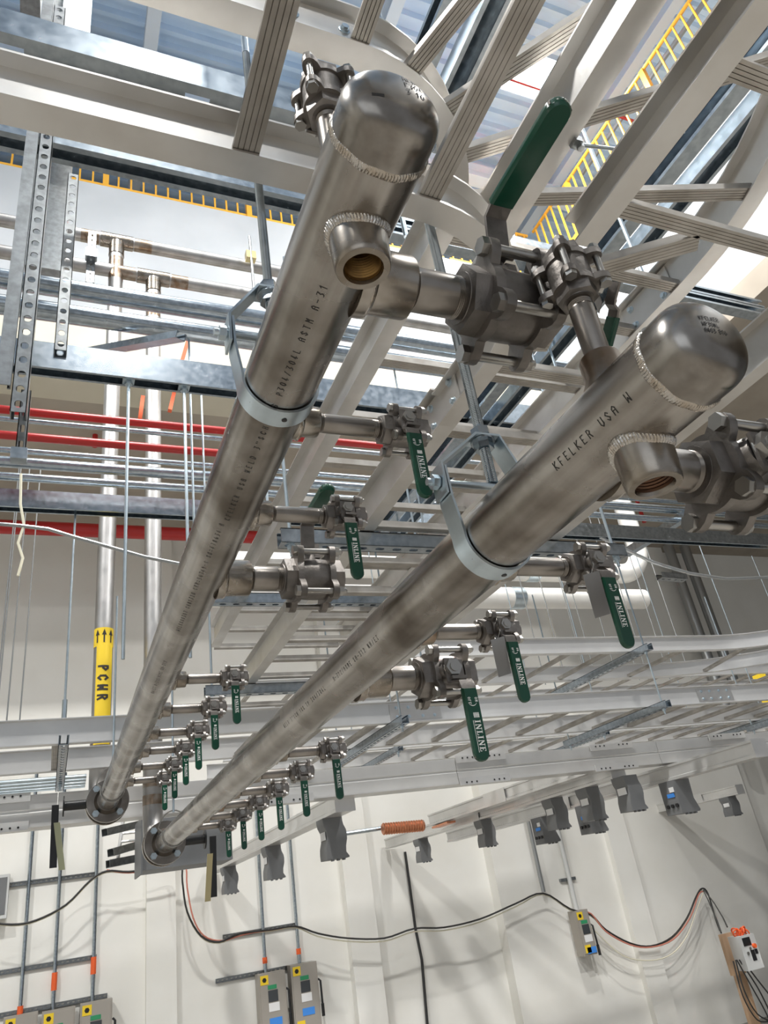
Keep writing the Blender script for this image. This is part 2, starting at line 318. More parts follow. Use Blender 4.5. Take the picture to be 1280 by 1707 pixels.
# ------------------------------------------------------------------ manifold pipes
RP=.0445
HDR=[(.2299,.580),(.4847,.3732)]
YBIG=[.517,1.295]; YSM=[.776,1.035,1.95,2.25,2.54,2.81,3.09,3.38]
YEND=3.83
def sup(a,b,e=2.6,n=12): # quarter of a super-ellipse: dome depth a, radius b
    return [(a-a*abs(math.cos(t))**(2/e)*1.0 if False else a*(1-abs(math.sin(t))**(2/e)), b*abs(math.cos(t))**(2/e)) for t in [PI/2*(1-i/n) for i in range(n+1)]]
for hi,(cx,cz) in enumerate(HDR):
    side=['the left, higher','the right, lower'][hi]
    t=T('manifold_pipe',['long stainless manifold pipe, left and higher of the two, capped at top centre','long stainless manifold pipe, right and lower of the two, capped at right'][hi],'pipe',(cx,2.,cz-RP),'stainless manifold pipes')
    yc=.362
    t.part('pipe_wall',MB().cyl((cx,yc,cz),(cx,YEND,cz),RP,64),'pipe')
    prof=[(.0,.0005)]
    a=.030; e=2.7; n=14
    prof=[(a-a*math.cos(s)**(2/e), RP*math.sin(s)**(2/e)+.0003) for s in [PI/2*i/n for i in range(n+1)]]+[(a+.019,RP+.0003)]
    t.part('end_cap',MB().lathe((cx,yc-a-.019,cz),Y,prof,64),'cap')
    mb=MB().weldband(lambda t_,s_:V((cx+math.sin(t_)*RP,yc+s_*.0048+.0006*math.sin(t_*9),cz-math.cos(t_)*RP)),lambda t_:V((math.sin(t_),0,-math.cos(t_))),.0019,520)
    t.part('weld_bead',mb,'weld')
    # side sockets
    for yv,big in [(q,1) for q in YBIG]+[(q,0) for q in YSM]:
        r=.0345 if big else .0208; e=.093 if big else .071; b=.041 if big else .027
        mb=MB().lathe((cx+.03,yv,cz),X,[(0,b),(.012,b*.98),(.018,r+.001),(e-.032,r),(e-.03,r-.001)],40)
        t.part('side_socket',mb,'socket' if random.random()<.75 else 'socketb')
        t.part('weld_ring',MB().torus((cx+.043,yv,cz),X,b*.92,.0028,40,6,.25),'weld')
    # top socket
    yt=.452 if hi==0 else .444
    t.part('top_socket',MB().lathe((cx,yt,cz+.03),Z,[(0,.026),(.012,.025),(.018,.0215),(.044,.021),(.046,.020)],36),'socketb')
    # open drain socket, facing down
    yo=.432; zb=cz-RP+.008; Ld=.045
    mb=MB().lathe((cx,yo,zb),-Z,[(0,.0275),(.006,.0275),(.016,.0275),(.03,.0268),(Ld-.006,.0262),(Ld-.001,.0252),(Ld,.0245),(Ld,.0185),(Ld-.004,.0172)]+[q for i in range(9) for q in ((Ld-.006-i*.0032,.0166),(Ld-.0076-i*.0032,.0178))]+[(.006,.0165),(.006,.0002)],56,False)
    t.part('drain_socket',mb,'socket')
    mb=MB().lathe((cx,yo,zb),-Z,[(Ld-.0035,.0171)]+[q for i in range(9) for q in ((Ld-.006-i*.0032,.0164),(Ld-.0076-i*.0032,.0176))]+[(.008,.0163),(.008,.0002)],48,False)
    t.part('drain_bore',mb,'bore' if hi==0 else 'boreb',label='brownish threaded bore')
    def wp(t_,s_):
        rx=.0285-s_*.0025; px=cx+math.cos(t_)*rx; py=yo+math.sin(t_)*rx; dz=math.sqrt(max(0,RP**2-(px-cx)**2)); return V((px,py,cz-dz-(s_+1)*.0042+.0003*math.sin(t_*7)))
    mb=MB().weldband(wp,lambda t_:V((math.cos(t_),math.sin(t_),-.7)).normalized(),.0022,330)
    t.part('drain_weld',mb,'weld')
    # flange
    f=t.part('flange',MB().lathe((cx,YEND-.03,cz),Y,[(0,RP+.004),(.02,RP+.012),(.03,RP+.016),(.032,.093),(.05,.095),(.052,.093)],56),'nipple')
    for k in range(4):
        th=2*PI*(k+.5)/4; c=V((cx+math.cos(th)*.074,YEND,cz+math.sin(th)*.076))
        t.part('bolt',MB().cyl(c+Y*.004,c-Y*.014,.0155,6).cyl(c-Y*.014,c-Y*.022,.008,10),'zinc',f,label='zinc plated flange bolt')
    # printed lettering
    mb=MB()
    if hi==0:
        cyl_text(mb,'304/304L ASTM A-31',cx,cz,RP,.664,-12,.0075,.0097,.0009)
        cyl_text(mb,'KFELKER USA WELD 3"SCH 10S P',cx,cz,RP,.986,-11,.0075,.0116,.0009)
        cyl_text(mb,'WELK000307 CHN1320 CRR#56749-1 SO#478634 A',cx,cz,RP,1.47,-17,.0075,.0113,.0009)
        cyl_text(mb,'NH/ET A-312/ASME SA-312',cx,cz,RP,1.92,-17,.0075,.0113,.0009)
    else:
        cyl_text(mb,'KFELKER USA W',cx,cz,RP,.507,-61,.0085,.0095,.0009)
        cyl_text(mb,'A-312/ASME SA-312 NH/ET',cx,cz,RP,1.22,-60,.0075,.0097,.0009)
        cyl_text(mb,'WELD 3"SCH 10S TP 304/304L',cx,cz,RP,1.56,-60,.0075,.0113,.0009)
    t.part('printed_lettering',mb,'ink')
    mb=MB()
    def cap_pt(x_,z_):
        rho=min(.999,math.hypot(x_-cx,z_-cz)/RP); s_=math.asin(rho**(e/2)); return V((x_,yc-.019-a*math.cos(s_)**(2/e)-.0004,z_))
    e=2.7; a=.030; c=V((cx+.014,0,cz+.012)) if hi==0 else V((cx-.009,0,cz+.002))
    for r_,tx in enumerate(('MEB','F304','3 10') if hi==0 else ('KFELKER','WP304L','A403 B16')):
        hh=.0062 if hi==0 else .0042
        for q in glyphs(tx,hh,hh*.72,.0010 if hi==0 else .0006): mb.add([cap_pt(c.x-.008+u_,c.z+.006-r_*hh*1.6+v_) for u_,v_ in q],[(0,1,2,3)])
    if hi==0:
        c=V((cx-.021,0,cz-.012)); mb.add([cap_pt(c.x+u_,c.z+v_) for u_,v_ in ((-.005,-.001),(.005,-.002),(.005,.001),(-.005,.002))],[(0,1,2,3)])
    t.part('stamp',mb,'ink')
# ------------------------------------------------------------------ ball valves
def ears(rb,bd,er,n=64):
    p=[]
    for i in range(n):
        th=2*PI*i/n; k=max(0,math.cos(4*(th-PI/4)))**.9; p.append((math.cos(th)*(rb+(bd*1.414+er-rb)*k),math.sin(th)*(rb+(bd*1.414+er-rb)*k)))
    return p
def inline_letters(mb,O,U,W,h):
    """serif capitals I N L I N E with a filled block mark before and a rule under; U reading direction, W up"""
    def bar(x0,y0,x1,y1,w_):
        a=V((x0,y0,0)); b=V((x1,y1,0)); d=(b-a).normalized(); nn=V((-d.y,d.x,0))*w_/2
        q=[a+nn,a-nn,b-nn,b+nn]; mb.add([V(O)+U*c.x+W*c.y for c in q],[(0,1,2,3)])
    x=0; s=h
    for k in range(4): bar(x,s*(.12+.25*k),x+s*.75,s*(.12+.25*k),s*.17)
    bar(x+s*.38,0,x+s*.38,s,s*.14); x+=s*1.15
    for ch in 'INLINE':
        tk=s*.2; th=s*.1
        if ch=='I': bar(x+s*.2,0,x+s*.2,s,tk); bar(x,.05*s,x+s*.4,.05*s,th); bar(x,.95*s,x+s*.4,.95*s,th); x+=s*.55
        if ch=='N': bar(x+s*.15,0,x+s*.15,s,th); bar(x+s*.15,s,x+s*.72,0,tk); bar(x+s*.72,0,x+s*.72,s,th); bar(x,.05*s,x+s*.32,.05*s,th); bar(x+.55*s,.95*s,x+s*.9,.95*s,th); x+=s*1.0
        if ch=='L': bar(x+s*.2,0,x+s*.2,s,tk); bar(x,.05*s,x+s*.65,.05*s,th); bar(x,.95*s,x+s*.4,.95*s,th); bar(x+s*.62,0,x+s*.62,s*.3,th); x+=s*.8
        if ch=='E': bar(x+s*.2,0,x+s*.2,s,tk); bar(x,.05*s,x+s*.65,.05*s,th); bar(x,.95*s,x+s*.62,.95*s,th); bar(x+.2*s,.5*s,x+s*.5,.5*s,th); bar(x+s*.62,0,x+s*.62,s*.3,th); bar(x+s*.6,s*.75,x+s*.6,s,th); x+=s*.8
    bar(s*1.15,-s*.22,x,-s*.22,s*.08)
def make_valve(big,label):
    t=T('ball_valve',label,'valve',(0,0,0))
    if big: n0,n1,nr,hr,x=.090,.158,.0242,.040,[.158,.180,.192,.245,.257,.279]; rb,bd,er,bc,br=.046,.042,.0115,.040,.0062
    else:   n0,n1,nr,hr,x=.068,.162,.01335,.0225,[.162,.176,.184,.212,.220,.234]; rb,bd,er,bc,br=.0245,.0225,.0072,.0225,.0038
    pr=[(n0,nr*.96)]
    for i in range(4): pr+=[(n0+.002+i*.0022,nr*1.0),(n0+.0031+i*.0022,nr*.95)]
    pr+=[(n0+.013,nr),(n1-.013,nr)]
    for i in range(4): pr+=[(n1-.011+i*.0022,nr*1.0),(n1-.0099+i*.0022,nr*.95)]
    pr+=[(n1+.004,nr*.95)]
    t.part('nipple',MB().lathe((0,0,0),X,pr,36),'nipple')
    b=MB().lathe((0,0,0),X,[(x[0],hr*.82),(x[0]+.002,hr),(x[1],hr*1.02)],6,True,(0,.5,.866))
    b.lathe((0,0,0),X,[(x[0]-.001,nr*1.22),(x[1],nr*1.35)],32)
    b.prism(ears(rb,bd,er),(x[1],0,0),Y,Z,X,x[2]-x[1]); b.prism(ears(rb,bd,er),(x[3],0,0),Y,Z,X,x[4]-x[3])
    b.lathe((0,0,0),X,[(x[2]-.001,bc),(x[2]+.3*(x[3]-x[2]),bc*1.03),(x[2]+.7*(x[3]-x[2]),bc*1.03),(x[3]+.001,bc)],32)
    b.lathe((0,0,0),X,[(x[4],hr*1.0),(x[5]-.002,hr),(x[5],hr*.85)],6,True,(0,.5,.866)); b.lathe((0,0,0),X,[(x[4],nr*1.4),(x[5]+.0015,nr*1.25)],32)
    xm=(x[2]+x[3])/2-(.008 if big else .005); k=1.75 if big else 1
    b.lathe((xm,0,0),-Y,[(bc*.6,.014*k),(bc+.003*k,.013*k),(bc+.0075*k,.0115*k)],28)
    b.box((xm+.011*k,-bc-.004*k,0),(.008*k,.008*k,.020*k))
    body=t.part('body',b,'cast')
    for sy in(-1,1):
        for sz in(-1,1):
            q=V((x[1],sy*bd,sz*bd)); m=MB().cyl(q-X*br*1.35,q,br*1.75,6).cyl(q,V((x[4],q.y,q.z)),br,12); e=V((x[4],q.y,q.z)); m.cyl(e,e+X*br*1.5,br*1.7,6).lathe(e+X*br*1.5,X,[(0,br),(br*.9,br),(br*1.3,br*.5)],10)
            t.part('bolt',m,'bolt',body)
    s0=-bc-.0075*k
    m=MB().cyl((xm,s0,0),(xm,s0-.010*k,0),.0055*k,12).cyl((xm,s0-.003*k,0),(xm,s0-.0085*k,0),.0098*k,6); m.torus((xm,s0-.002*k,0),Y,.0085*k,.0014*k,20,6)
    t.part('stem_nut',m,'bolt',body)
    # lever: its own origin at the stem so that it can be turned
    lv=MB(); kk=1.6 if big else 1; yl=-.0025*kk; W_=.0212*(1.42 if big else 1); th=.0032*kk
    ox=0; rise=.010*kk if not big else .048
    path=[V((.0,yl,.012*kk)),V((0,yl,-.012*kk)),V((ox*.7,yl-.001,-.018*kk)),V((ox,yl-rise*.9,-.024*kk)),V((ox,yl-rise,-.034*kk)),V((ox,yl-rise-.001*kk,-.112*kk))]
    lv.sweep(path,[(-W_/2*.92,-th/2),(W_/2*.92,-th/2),(W_/2*.92,th/2),(-W_/2*.92,th/2)],(0,-1,0)); lv.box((.006*kk,yl-.004*kk,-.013*kk),(.020*kk,.006*kk,.004*kk))
    lev=obj('lever',lv,'cast',t.o); lev.location=V((xm-.002,s0,0))
    gp=[]; gl=.134*kk if not big else .186; g0=.034*kk
    n=10; a=W_/2
    gp=[(-a,-g0)]+[(-a*math.cos(s),-gl+a-a*math.sin(s)) for s in [PI*i/n for i in range(n+1)]]+[(a,-g0)]
    g=MB(); ht=.0085*kk; yc_=yl-rise-.001
    rings=[(.86,-ht/2),(1.0,-ht/4),(1.0,ht/4),(.86,ht/2)]; nn=len(gp); vs=[]
    cxx=ox; cm=V((cxx,0,-(g0+gl)/2))
    for sc_,dy in rings:
        for u,v in gp: vs.append(V((cxx+u*sc_,yc_-dy,cm.z+(v-cm.z)*(1-(1-sc_)*.18))))
    fs=[tuple(range(nn)),tuple(reversed(range(3*nn,4*nn)))]
    for r_ in range(3):
        for i in range(nn): j=(i+1)%nn; fs.append((r_*nn+i,r_*nn+j,(r_+1)*nn+j,(r_+1)*nn+i))
    g.add(vs,fs); gr=obj('grip',g,'green',lev,label='green vinyl grip')
    tx=MB(); h=.0075*kk; yf=yc_-ht/2-.0003
    inline_letters(tx,V((cxx-.0025*kk,yf,-.063*kk)),-Z,X,h)
    flat_text(tx,'ON',V((cxx+.0035*kk,yf,-.046*kk)),-Z,X,.0032*kk,.003*kk,.0006*kk); flat_text(tx,'OFF',V((cxx-.0055*kk,yf,-.0455*kk)),-Z,X,.0032*kk,.003*kk,.0006*kk)
    for i in range(6):
        a0=-1.0+i*.33; a1=a0+.33; r_=.0062*kk; c=(cxx-.0005*kk,-.0485*kk)
        q=[(c[0]+r_*math.sin(s),c[1]-rr*math.cos(s)) for s,rr in ((a0,r_),(a1,r_),(a1,r_*1.14),(a0,r_*1.14))]
        tx.add([V((u,yf,v)) for u,v in q],[(0,1,2,3)])
    obj('lettering',tx,'white',lev,label='white brand lettering')
    return t.o
vb=make_valve(True,''); vs_=make_valve(False,'')
def vm(loc,xa,ya): # local X -> xa, local Y -> ya
    xa,ya=V(xa),V(ya); za=xa.cross(ya); return Matrix.Translation(loc)@Matrix((xa,ya,za)).transposed().to_4x4()
ordn=['first','second','third','fourth','fifth','sixth','seventh','eighth']
first={'b':True,'s':True}
def place(kind,mw,label,group):
    pro=vb if kind=='b' else vs_
    if first[kind]: first[kind]=False; pro.matrix_world=mw; pro['label']=label; pro['group']=group; return pro
    return dup(pro,mw,label,group)
def ch(o,nm): return [c for c in o.children if c.name.split('.')[0]==nm][0]
valves={}
for hi,(cx,cz) in enumerate(HDR):
    sd=['left','right'][hi]; gr='ball valves on the %s manifold pipe'%sd
    for k,yv in enumerate(YBIG):
        if hi==0: lab=['large ball valve beside the top centre cap, green lever pointing up at the lamp','large ball valve on the left manifold pipe, lever behind the small valve above it'][k]; mw=vm((cx,yv,cz),X,Z*-1)
        else: lab=['large ball valve cut by the right photo edge beside the right pipe cap','large ball valve with long hanging green lever on the right manifold pipe'][k]; mw=vm((cx,yv,cz),X,Y)
        valves[hi,'b',k]=place('b',mw,lab,gr)
    for k,yv in enumerate(YSM):
        lab='small ball valve, hanging green lever, on the %s manifold pipe, %s from its cap'%(sd,ordn[k])
        valves[hi,'s',k]=place('s',vm((cx,yv,cz),X,Y),lab,gr)
o=place('s',vm((HDR[0][0],.452,HDR[0][1]),Z,-Y),'small upright ball valve behind the top centre pipe cap, its lever hidden','upright ball valves on top'); ch(o,'lever').rotation_euler=(0,math.radians(180),0)
o=place('s',vm((HDR[1][0],.444,HDR[1][1]-.008),Z,-X),'small upright ball valve on the right manifold pipe beside the large valve','upright ball valves on top'); lv_=ch(o,'lever'); lv_.rotation_euler=(0,math.radians(42),0); lv_.location.y-=.024; lv_.scale=(.85,.85,.80)
# metal tags hanging on levers
for k,(vk,ln) in enumerate(((( 1,'s',0),'outermost'),((1,'s',1),'next'))):
    v=valves[vk]; c=v.matrix_world.translation+V((.168,-.040,-.028)); t=T('valve_tag',['thin metal tag behind the small valve lever right of the lower pipe hanger','thin metal tag behind the small valve lever above the large hanging lever'][k],'tag',c,'metal valve tags')
    t.part('plate',MB().prism([(-.012,0),(.012,.004),(.010,-.058),(-.012,-.062)],c,V((.95,-.3,0)),Z,V((-.3,-.95,0)),.0008),'bolt'); t.part('wire',MB().tube([c,c+V((.004,-.006,.012)),c+V((.008,0,.018))],.0006,5),'bolt')
c=V((.555,.50,.60)); t=T('valve_tag','thin bent metal tag between the large valve and the small upright valve','tag',c,'metal valve tags')
t.part('plate',MB().prism([(-.014,0),(.014,.002),(.012,-.055),(-.014,-.06)],V((.530,.46,.60)),V((.5,.8,0)),Z,V((.8,-.5,0)),.0008),'cast'); t.part('wire',MB().tube([V((.505,.47,.63)),V((.53,.46,.61)),V((.535,.455,.60))],.0007,5),'bolt')
# ------------------------------------------------------------------ clevis hangers with rods
for hi,(cx,cz,yh) in enumerate(((.2299,.580,.712),(.4847,.3732,.70))):
    t=T('clevis_hanger',['zinc clevis hanger around the left manifold pipe below its capped end','zinc clevis hanger around the right manifold pipe, nuts and rod end above'][hi],'pipe hanger',(cx,yh,cz-.06),'zinc clevis hangers')
    r0=RP+.0015; th=.0032; wd=.031
    m=MB(); pts=[]
    pts+=[V((cx-r0-.009,yh,cz+.095)),V((cx-r0-.008,yh,cz+.05)),V((cx-r0-.0015,yh,cz+.005))]
    for i in range(1,24): a_=PI+PI*i/24; pts.append(V((cx+math.cos(a_)*(r0+.0016),yh,cz+math.sin(a_)*(r0+.0016))))
    pts+=[V((cx+r0+.0015,yh,cz+.005)),V((cx+r0+.008,yh,cz+.05)),V((cx+r0+.009,yh,cz+.095))]
    m.sweep(pts,[(-th/2,-wd/2),(th/2,-wd/2),(th/2,wd/2),(-th/2,wd/2)],(0,1,0))
    st=t.part('strap',m,'zinc')
    t.part('hole',MB().cyl((cx+.004,yh,cz-r0-.0031),(cx+.004,yh,cz-r0-.0038),.0035,12),'black',st,label='dark punched hole'); t.part('hole',MB().cyl((cx-.037,yh-.004,cz-r0*.66),(cx-.0377,yh-.004,cz-r0*.68),.0012,8),'black',st,label='dark punched hole')
    zt=cz+(.150 if hi else .157); bz=cz+.077; ex=r0+.013
    m=MB().sweep([V((cx-ex,yh,bz-.022)),V((cx-ex,yh,bz+.022)),V((cx-.018+.02*hi,yh,zt)),V((cx+.018+.02*hi,yh,zt)),V((cx+ex,yh,bz+.022)),V((cx+ex,yh,bz-.022))],[(-th/2,-wd/2),(th/2,-wd/2),(th/2,wd/2),(-th/2,wd/2)],(0,1,0))
    t.part('yoke',m,'zinc')
    m=MB().cyl((cx-ex-.018,yh,bz),(cx+ex+.014,yh,bz),.0048,14).cyl((cx-ex-.0115,yh,bz),(cx-ex-.003,yh,bz),.0098,6).cyl((cx+ex+.002,yh,bz),(cx+ex+.009,yh,bz),.0098,6)
    t.part('cross_bolt',m,'zinc')
    rx=cx+(.020 if hi else 0); ztop=2.45; t2=T('threaded_rod',['threaded rod rising from the clevis hanger of the left manifold pipe','thick threaded rod hanging down to the clevis hanger of the right manifold pipe'][hi],'threaded rod',(cx,yh,zt-.05),'threaded rods of the manifold hangers')
    t2.part('rod',threaded(MB(),(rx,yh,zt-(.068 if hi else .03)),(rx,yh,zt+.55),.0064+.0012*hi,12).cyl((rx,yh,zt+.55),(rx,yh,ztop),.0064+.0012*hi,10),'galv')
    for dz,a_ in ((-.016,0),(.005,.3)): t2.part('nut',MB().cyl((rx,yh,zt+dz),(rx,yh,zt+dz+.012),.0135,6,(math.cos(a_),math.sin(a_),0)),'galv')
    t2.part('washer',MB().cyl((rx,yh,zt-.0045),(rx,yh,zt-.0022),.0165,20),'galv')
for hi,(cx,cz) in enumerate(HDR):
    yh=3.55; t=T('loop_hanger',['thin wire loop hanger near the flange of the left manifold pipe','thin loop hanger on a rod near the flange of the right manifold pipe'][hi],'pipe hanger',(cx,yh,cz-.05),'loop hangers near the flanges')
    t.part('loop',MB().tube([V((cx+math.cos(a_)*(RP+.004+ (.02 if math.sin(a_)>0.2 else 0)),yh,cz+math.sin(a_)*(RP+.004)+(.05*math.sin(a_) if math.sin(a_)>0 else 0))) for a_ in [2*PI*i/40 for i in range(41)]],.003,6),'bolt')
    t.part('rod',MB().cyl((cx,yh,cz+.09),(cx,yh,cz+.9),.005,8),'zinc')
# ------------------------------------------------------------------ butterfly valves past the flanges, elbows and risers
for hi,(cx,cz) in enumerate(HDR):
    s=-1 if hi==0 else 1; y0=YEND+.024; c=V((cx,y0+.025,cz))
    t=T('butterfly_valve',['butterfly valve with black and olive hanging handle ending the left manifold pipe','butterfly valve with black and yellow handle ending the right manifold pipe'][hi],'valve',(cx,y0,cz-.1),'black handled butterfly valves')
    t.part('body',MB().lathe((cx,y0,cz),Y,[(0,.07),(.004,.083),(.046,.083),(.05,.07)],40),'black'); t.part('mating_flange',MB().lathe((cx,y0+.052,cz),Y,[(0,.093),(.004,.095),(.02,.095)],48),'socket')
    t.part('neck',MB().cyl(c+X*s*.07,c+X*s*.185,.021,20),'black'); e=c+X*s*.185
    t.part('notch_plate',MB().lathe(e,X*s,[(0,.045),(.006,.045)],24),'black')
    hd=t.part('handle',MB().box(e+X*s*.035+V((0,-.02,-.125)),(.030,.014,.26),(X,Y,V((.02*s,0,1)).normalized())),'black')
    t.part('trigger',MB().box(e+X*s*(.012)+V((0,-.03,-.17)),(.026,.006,.20),(X,Y,V((-.16*1,0,1)).normalized() if hi==0 else V((.09,0,1)).normalized())),'olive' if hi==0 else 'gold',hd)
    t=T('riser_pipe',['stainless riser pipe with yellow flow marker, left of the two behind the manifold','stainless riser pipe without marker, right of the two behind the manifold'][hi],'pipe',(cx,4.35,cz),'stainless riser pipes')
    xr=(.214,.487)[hi]; zt=(4.79,4.47)[hi]; rr=.052; yr=4.35
    pts=[V((cx,y0+.07,cz)),V((cx,4.15,cz))]+[V((cx+(xr-cx)*math.sin(a_),4.15+.2*math.sin(a_),cz+.2-.2*math.cos(a_))) for a_ in [PI/2*i/8 for i in range(1,9)]]+[V((xr,yr,zt-.1))]
    t.part('pipe_wall',MB().tube(pts,rr,28),'riser')
    for zz in ([cz+.24,cz+.42,cz+.33]): t.part('heat_tint_band',MB().cyl((xr,yr,zz),(xr,yr,zz+.05),rr+.0012,28),'socketb')
    t.part('pipe_tee',MB().cyl((xr,yr,zt-.16),(xr,yr,zt-.03),rr+.005,28).cyl((xr-.12,yr,zt),(xr+.12,yr,zt),rr+.005,28),'socket')
    t.part('heat_tint_band',MB().cyl((xr,yr,zt-.42),(xr,yr,zt-.2),rr+.0012,28),'socketb')
    if hi==0:
        f=t.part('flow_marker',MB().cyl((xr,yr,1.49),(xr,yr,1.60),rr+.0015,28).ring((xr,yr,1.22),Z,rr,rr+.0018,.56,16,.55,2.35,(0,-1,0)),'label',label='yellow pipe marker with black letters')
        # visible side of the marker faces the camera; lettering runs down the pipe
        m=MB(); 
        for q in glyphs('PCWR',.048,.055,.011):
            for e in range(6):
                def lp(a,b,t_): return (a[0]+(b[0]-a[0])*t_,a[1]+(b[1]-a[1])*t_)
                m.add([V((xr+math.sin((b_-.024)/rr)*(rr+.003),yr-math.cos((b_-.024)/rr)*(rr+.003),1.37-a_)) for a_,b_ in (lp(q[0],q[3],e/6),lp(q[1],q[2],e/6),lp(q[1],q[2],(e+1)/6),lp(q[0],q[3],(e+1)/6))],[(0,1,2,3)])
        t.part('lettering',m,'ink',f)
        m=MB()
        for k in (-1,0,1):
            a0=k*.72
            def pt(u,z): a_=a0+u/rr; return V((xr+math.sin(a_)*(rr+.003),yr-math.cos(a_)*(rr+.003),z))
            m.add([pt(-.004,1.51),pt(.004,1.51),pt(.004,1.56),pt(-.004,1.56)],[(0,1,2,3)]); m.add([pt(-.012,1.555),pt(.012,1.555),pt(0,1.59)],[(0,1,2)])
        t.part('arrows',m,'ink',f)
for k,(zz,lab) in enumerate(((4.79,'upper stainless header running level high on the left to the first riser'),(4.47,'lower stainless header running level just under the upper one'))):
    t=T('process_pipe',lab,'pipe',(0,4.35,zz),'level stainless headers high on the left'); t.part('pipe_wall',MB().cyl((-3,4.35,zz),(3.4,4.35,zz),.05,24),'riser')
    xr=(.214,.487)[k]
    for s in(-1,1): t.part('heat_tint_band',MB().cyl((xr+s*.13,4.35,zz),(xr+s*.26,4.35,zz),.0512,24),'socketb')
# ------------------------------------------------------------------ ladder trays
def rail_path(t,pts,z,nm='side_rail',m='alu',h=.1): t.part(nm,MB().sweep([V((x,y,z)) for x,y in pts],ibeam(h)),m)
def arc(cx,cy,r,a0,a1,n=14): return [(cx+r*math.sin(a),cy-r*math.cos(a)) for a in [a0+(a1-a0)*i/n for i in range(n+1)]]
def rungy(t,x,y0,y1,z,wd=.027): t.part('rung',MB().sweep([(x,y0,z+.005),(x,y1,z+.005)],rungp(wd)),'rung')
def rungx(t,y,x0,x1,z,wd=.027): t.part('rung',MB().sweep([(x0,y,z+.005),(x1,y,z+.005)],rungp(wd)),'rung')
def splice(t,c,d,face,L=.16,h=.078,bolts=(-.055,-.025,.025,.055),n2=2):
    d,face=V(d),V(face); p=t.part('splice_plate',MB().box(V(c)+face*.004,(L,.003,h),(d,face,Z)),'alu')
    for b_ in bolts:
        for zz in ((-.024,.024) if n2==2 else (0,)):
            q=V(c)+face*.005+d*b_+Z*zz; t.part('bolt',MB().lathe(q,face,[(0,.0095),(.0015,.0095),(.002,.007),(.005,.007)],12).cyl(q+face*.002,q+face*.008,.0062,6),'zinc',p)
ZA=.88; XA0,XA1=.74,1.35
t=T('cable_tray','lowest aluminium ladder tray elbow nearest the camera, crossing above the left manifold pipe','cable tray',(.3,.6,ZA),'stacked aluminium ladder trays')
fy=.632
rail_path(t,[(-1.9,fy),(.435,fy)]+arc(.435,fy+.305,.305,0,PI/2)[1:]+[(XA0,1.14)],ZA,h=.085)
for x in (.185,.455): rungy(t,x,-.025,fy-.004,ZA,.036)
rail_path(t,[(-1.9,fy-.66),(.9,fy-.66)],ZA)
for a_ in (.42,.95,1.38):
    c=V((.435,fy+.305,0)); d=V((math.sin(a_),-math.cos(a_),0))
    if a_>.5: t.part('rung',MB().sweep([c+d*.309+Z*(ZA+.005),c+d*(.62 if a_<1 else .40)+Z*(ZA+.005)],rungp(.036)),'rung')
t=T('cable_tray','aluminium ladder tray running away above the pipes from the lowest elbow','cable tray',(1.04,2,ZA),'stacked aluminium ladder trays')
rail_path(t,[(XA0,1.14),(XA0,3.25)],ZA); rail_path(t,[(XA1,-.6),(XA1,3.25)],ZA)
for k in range(12): rungx(t,.945+k*.2286-.0,XA0+.004,XA1-.004,ZA)
splice(t,(XA0,1.14,ZA+.05),Y,-X,.16,.07,(-.055,.04))
t=T('cable_tray','straight bright aluminium rail and rungs crossing the upper right corner','cable tray',(1.0,.3,ZA),'stacked aluminium ladder trays')
rail_path(t,[(XA0,-.45),(XA0,.63)],ZA,h=.058)
for k in range(5): rungx(t,.555-k*.2286,XA0+.004,XA1-.004,ZA,.03)
t=T('divider_rail','long straight aluminium rail slanting up right of the green lever toward the top edge','rail',(.66,.3,.99))
rail_path(t,[(.665,-.5),(.665,.80)],.985,'rail_web',h=.10)
q=P(1018,150,'x',.66); t.part('rod_clamp',MB().box((.688,.530,.985),(.014,.016,.012)).cyl((.694,.530,.972),(.694,.530,.996),.006,6),'galvd'); t.part('clamp_rod',MB().cyl((.697,.530,.982),P(1064,253,'z',1.35),.0035,8),'zinc')
ZB=1.11; XB0,XB1=.635,1.245; by=.57
t=T('cable_tray','second aluminium ladder tray elbow, curving behind the top centre pipe cap','cable tray',(.5,.7,ZB),'stacked aluminium ladder trays')
rail_path(t,[(-1.9,by),(.355,by)]+arc(.355,by+.28,.28,0,PI/2)[1:]+[(XB0,.93)],ZB)
rail_path(t,[(.355,by-.61)]+arc(.355,by+.28,.89,0,PI/2,24)[1:]+[(XB1,.93)],ZB); rail_path(t,[(-1.9,by-.61),(.355,by-.61)],ZB)
for a_ in (.0,.32,.64,.96,1.28,1.57):
    c=V((.355,by+.28,0)); d=V((math.sin(a_),-math.cos(a_),0)); t.part('rung',MB().sweep([c+d*.284+Z*(ZB+.005),c+d*.886+Z*(ZB+.005)],rungp(.030)),'rung')
splice(t,(.30,by,ZB+.05),X,-Y,.13,.06,(-.04,.04),1); splice(t,(XB1,.94,ZB+.05),Y,-X,.16,.078,(-.05,.05),2)
t=T('cable_tray','aluminium ladder tray running away one level above the lowest straight tray','cable tray',(.94,2,ZB),'stacked aluminium ladder trays')
rail_path(t,[(XB0,.93),(XB0,3.25)],ZB); rail_path(t,[(XB1,.93),(XB1,3.25)],ZB)
for k in range(11): rungx(t,1.0+k*.2286,XB0+.004,XB1-.004,ZB)
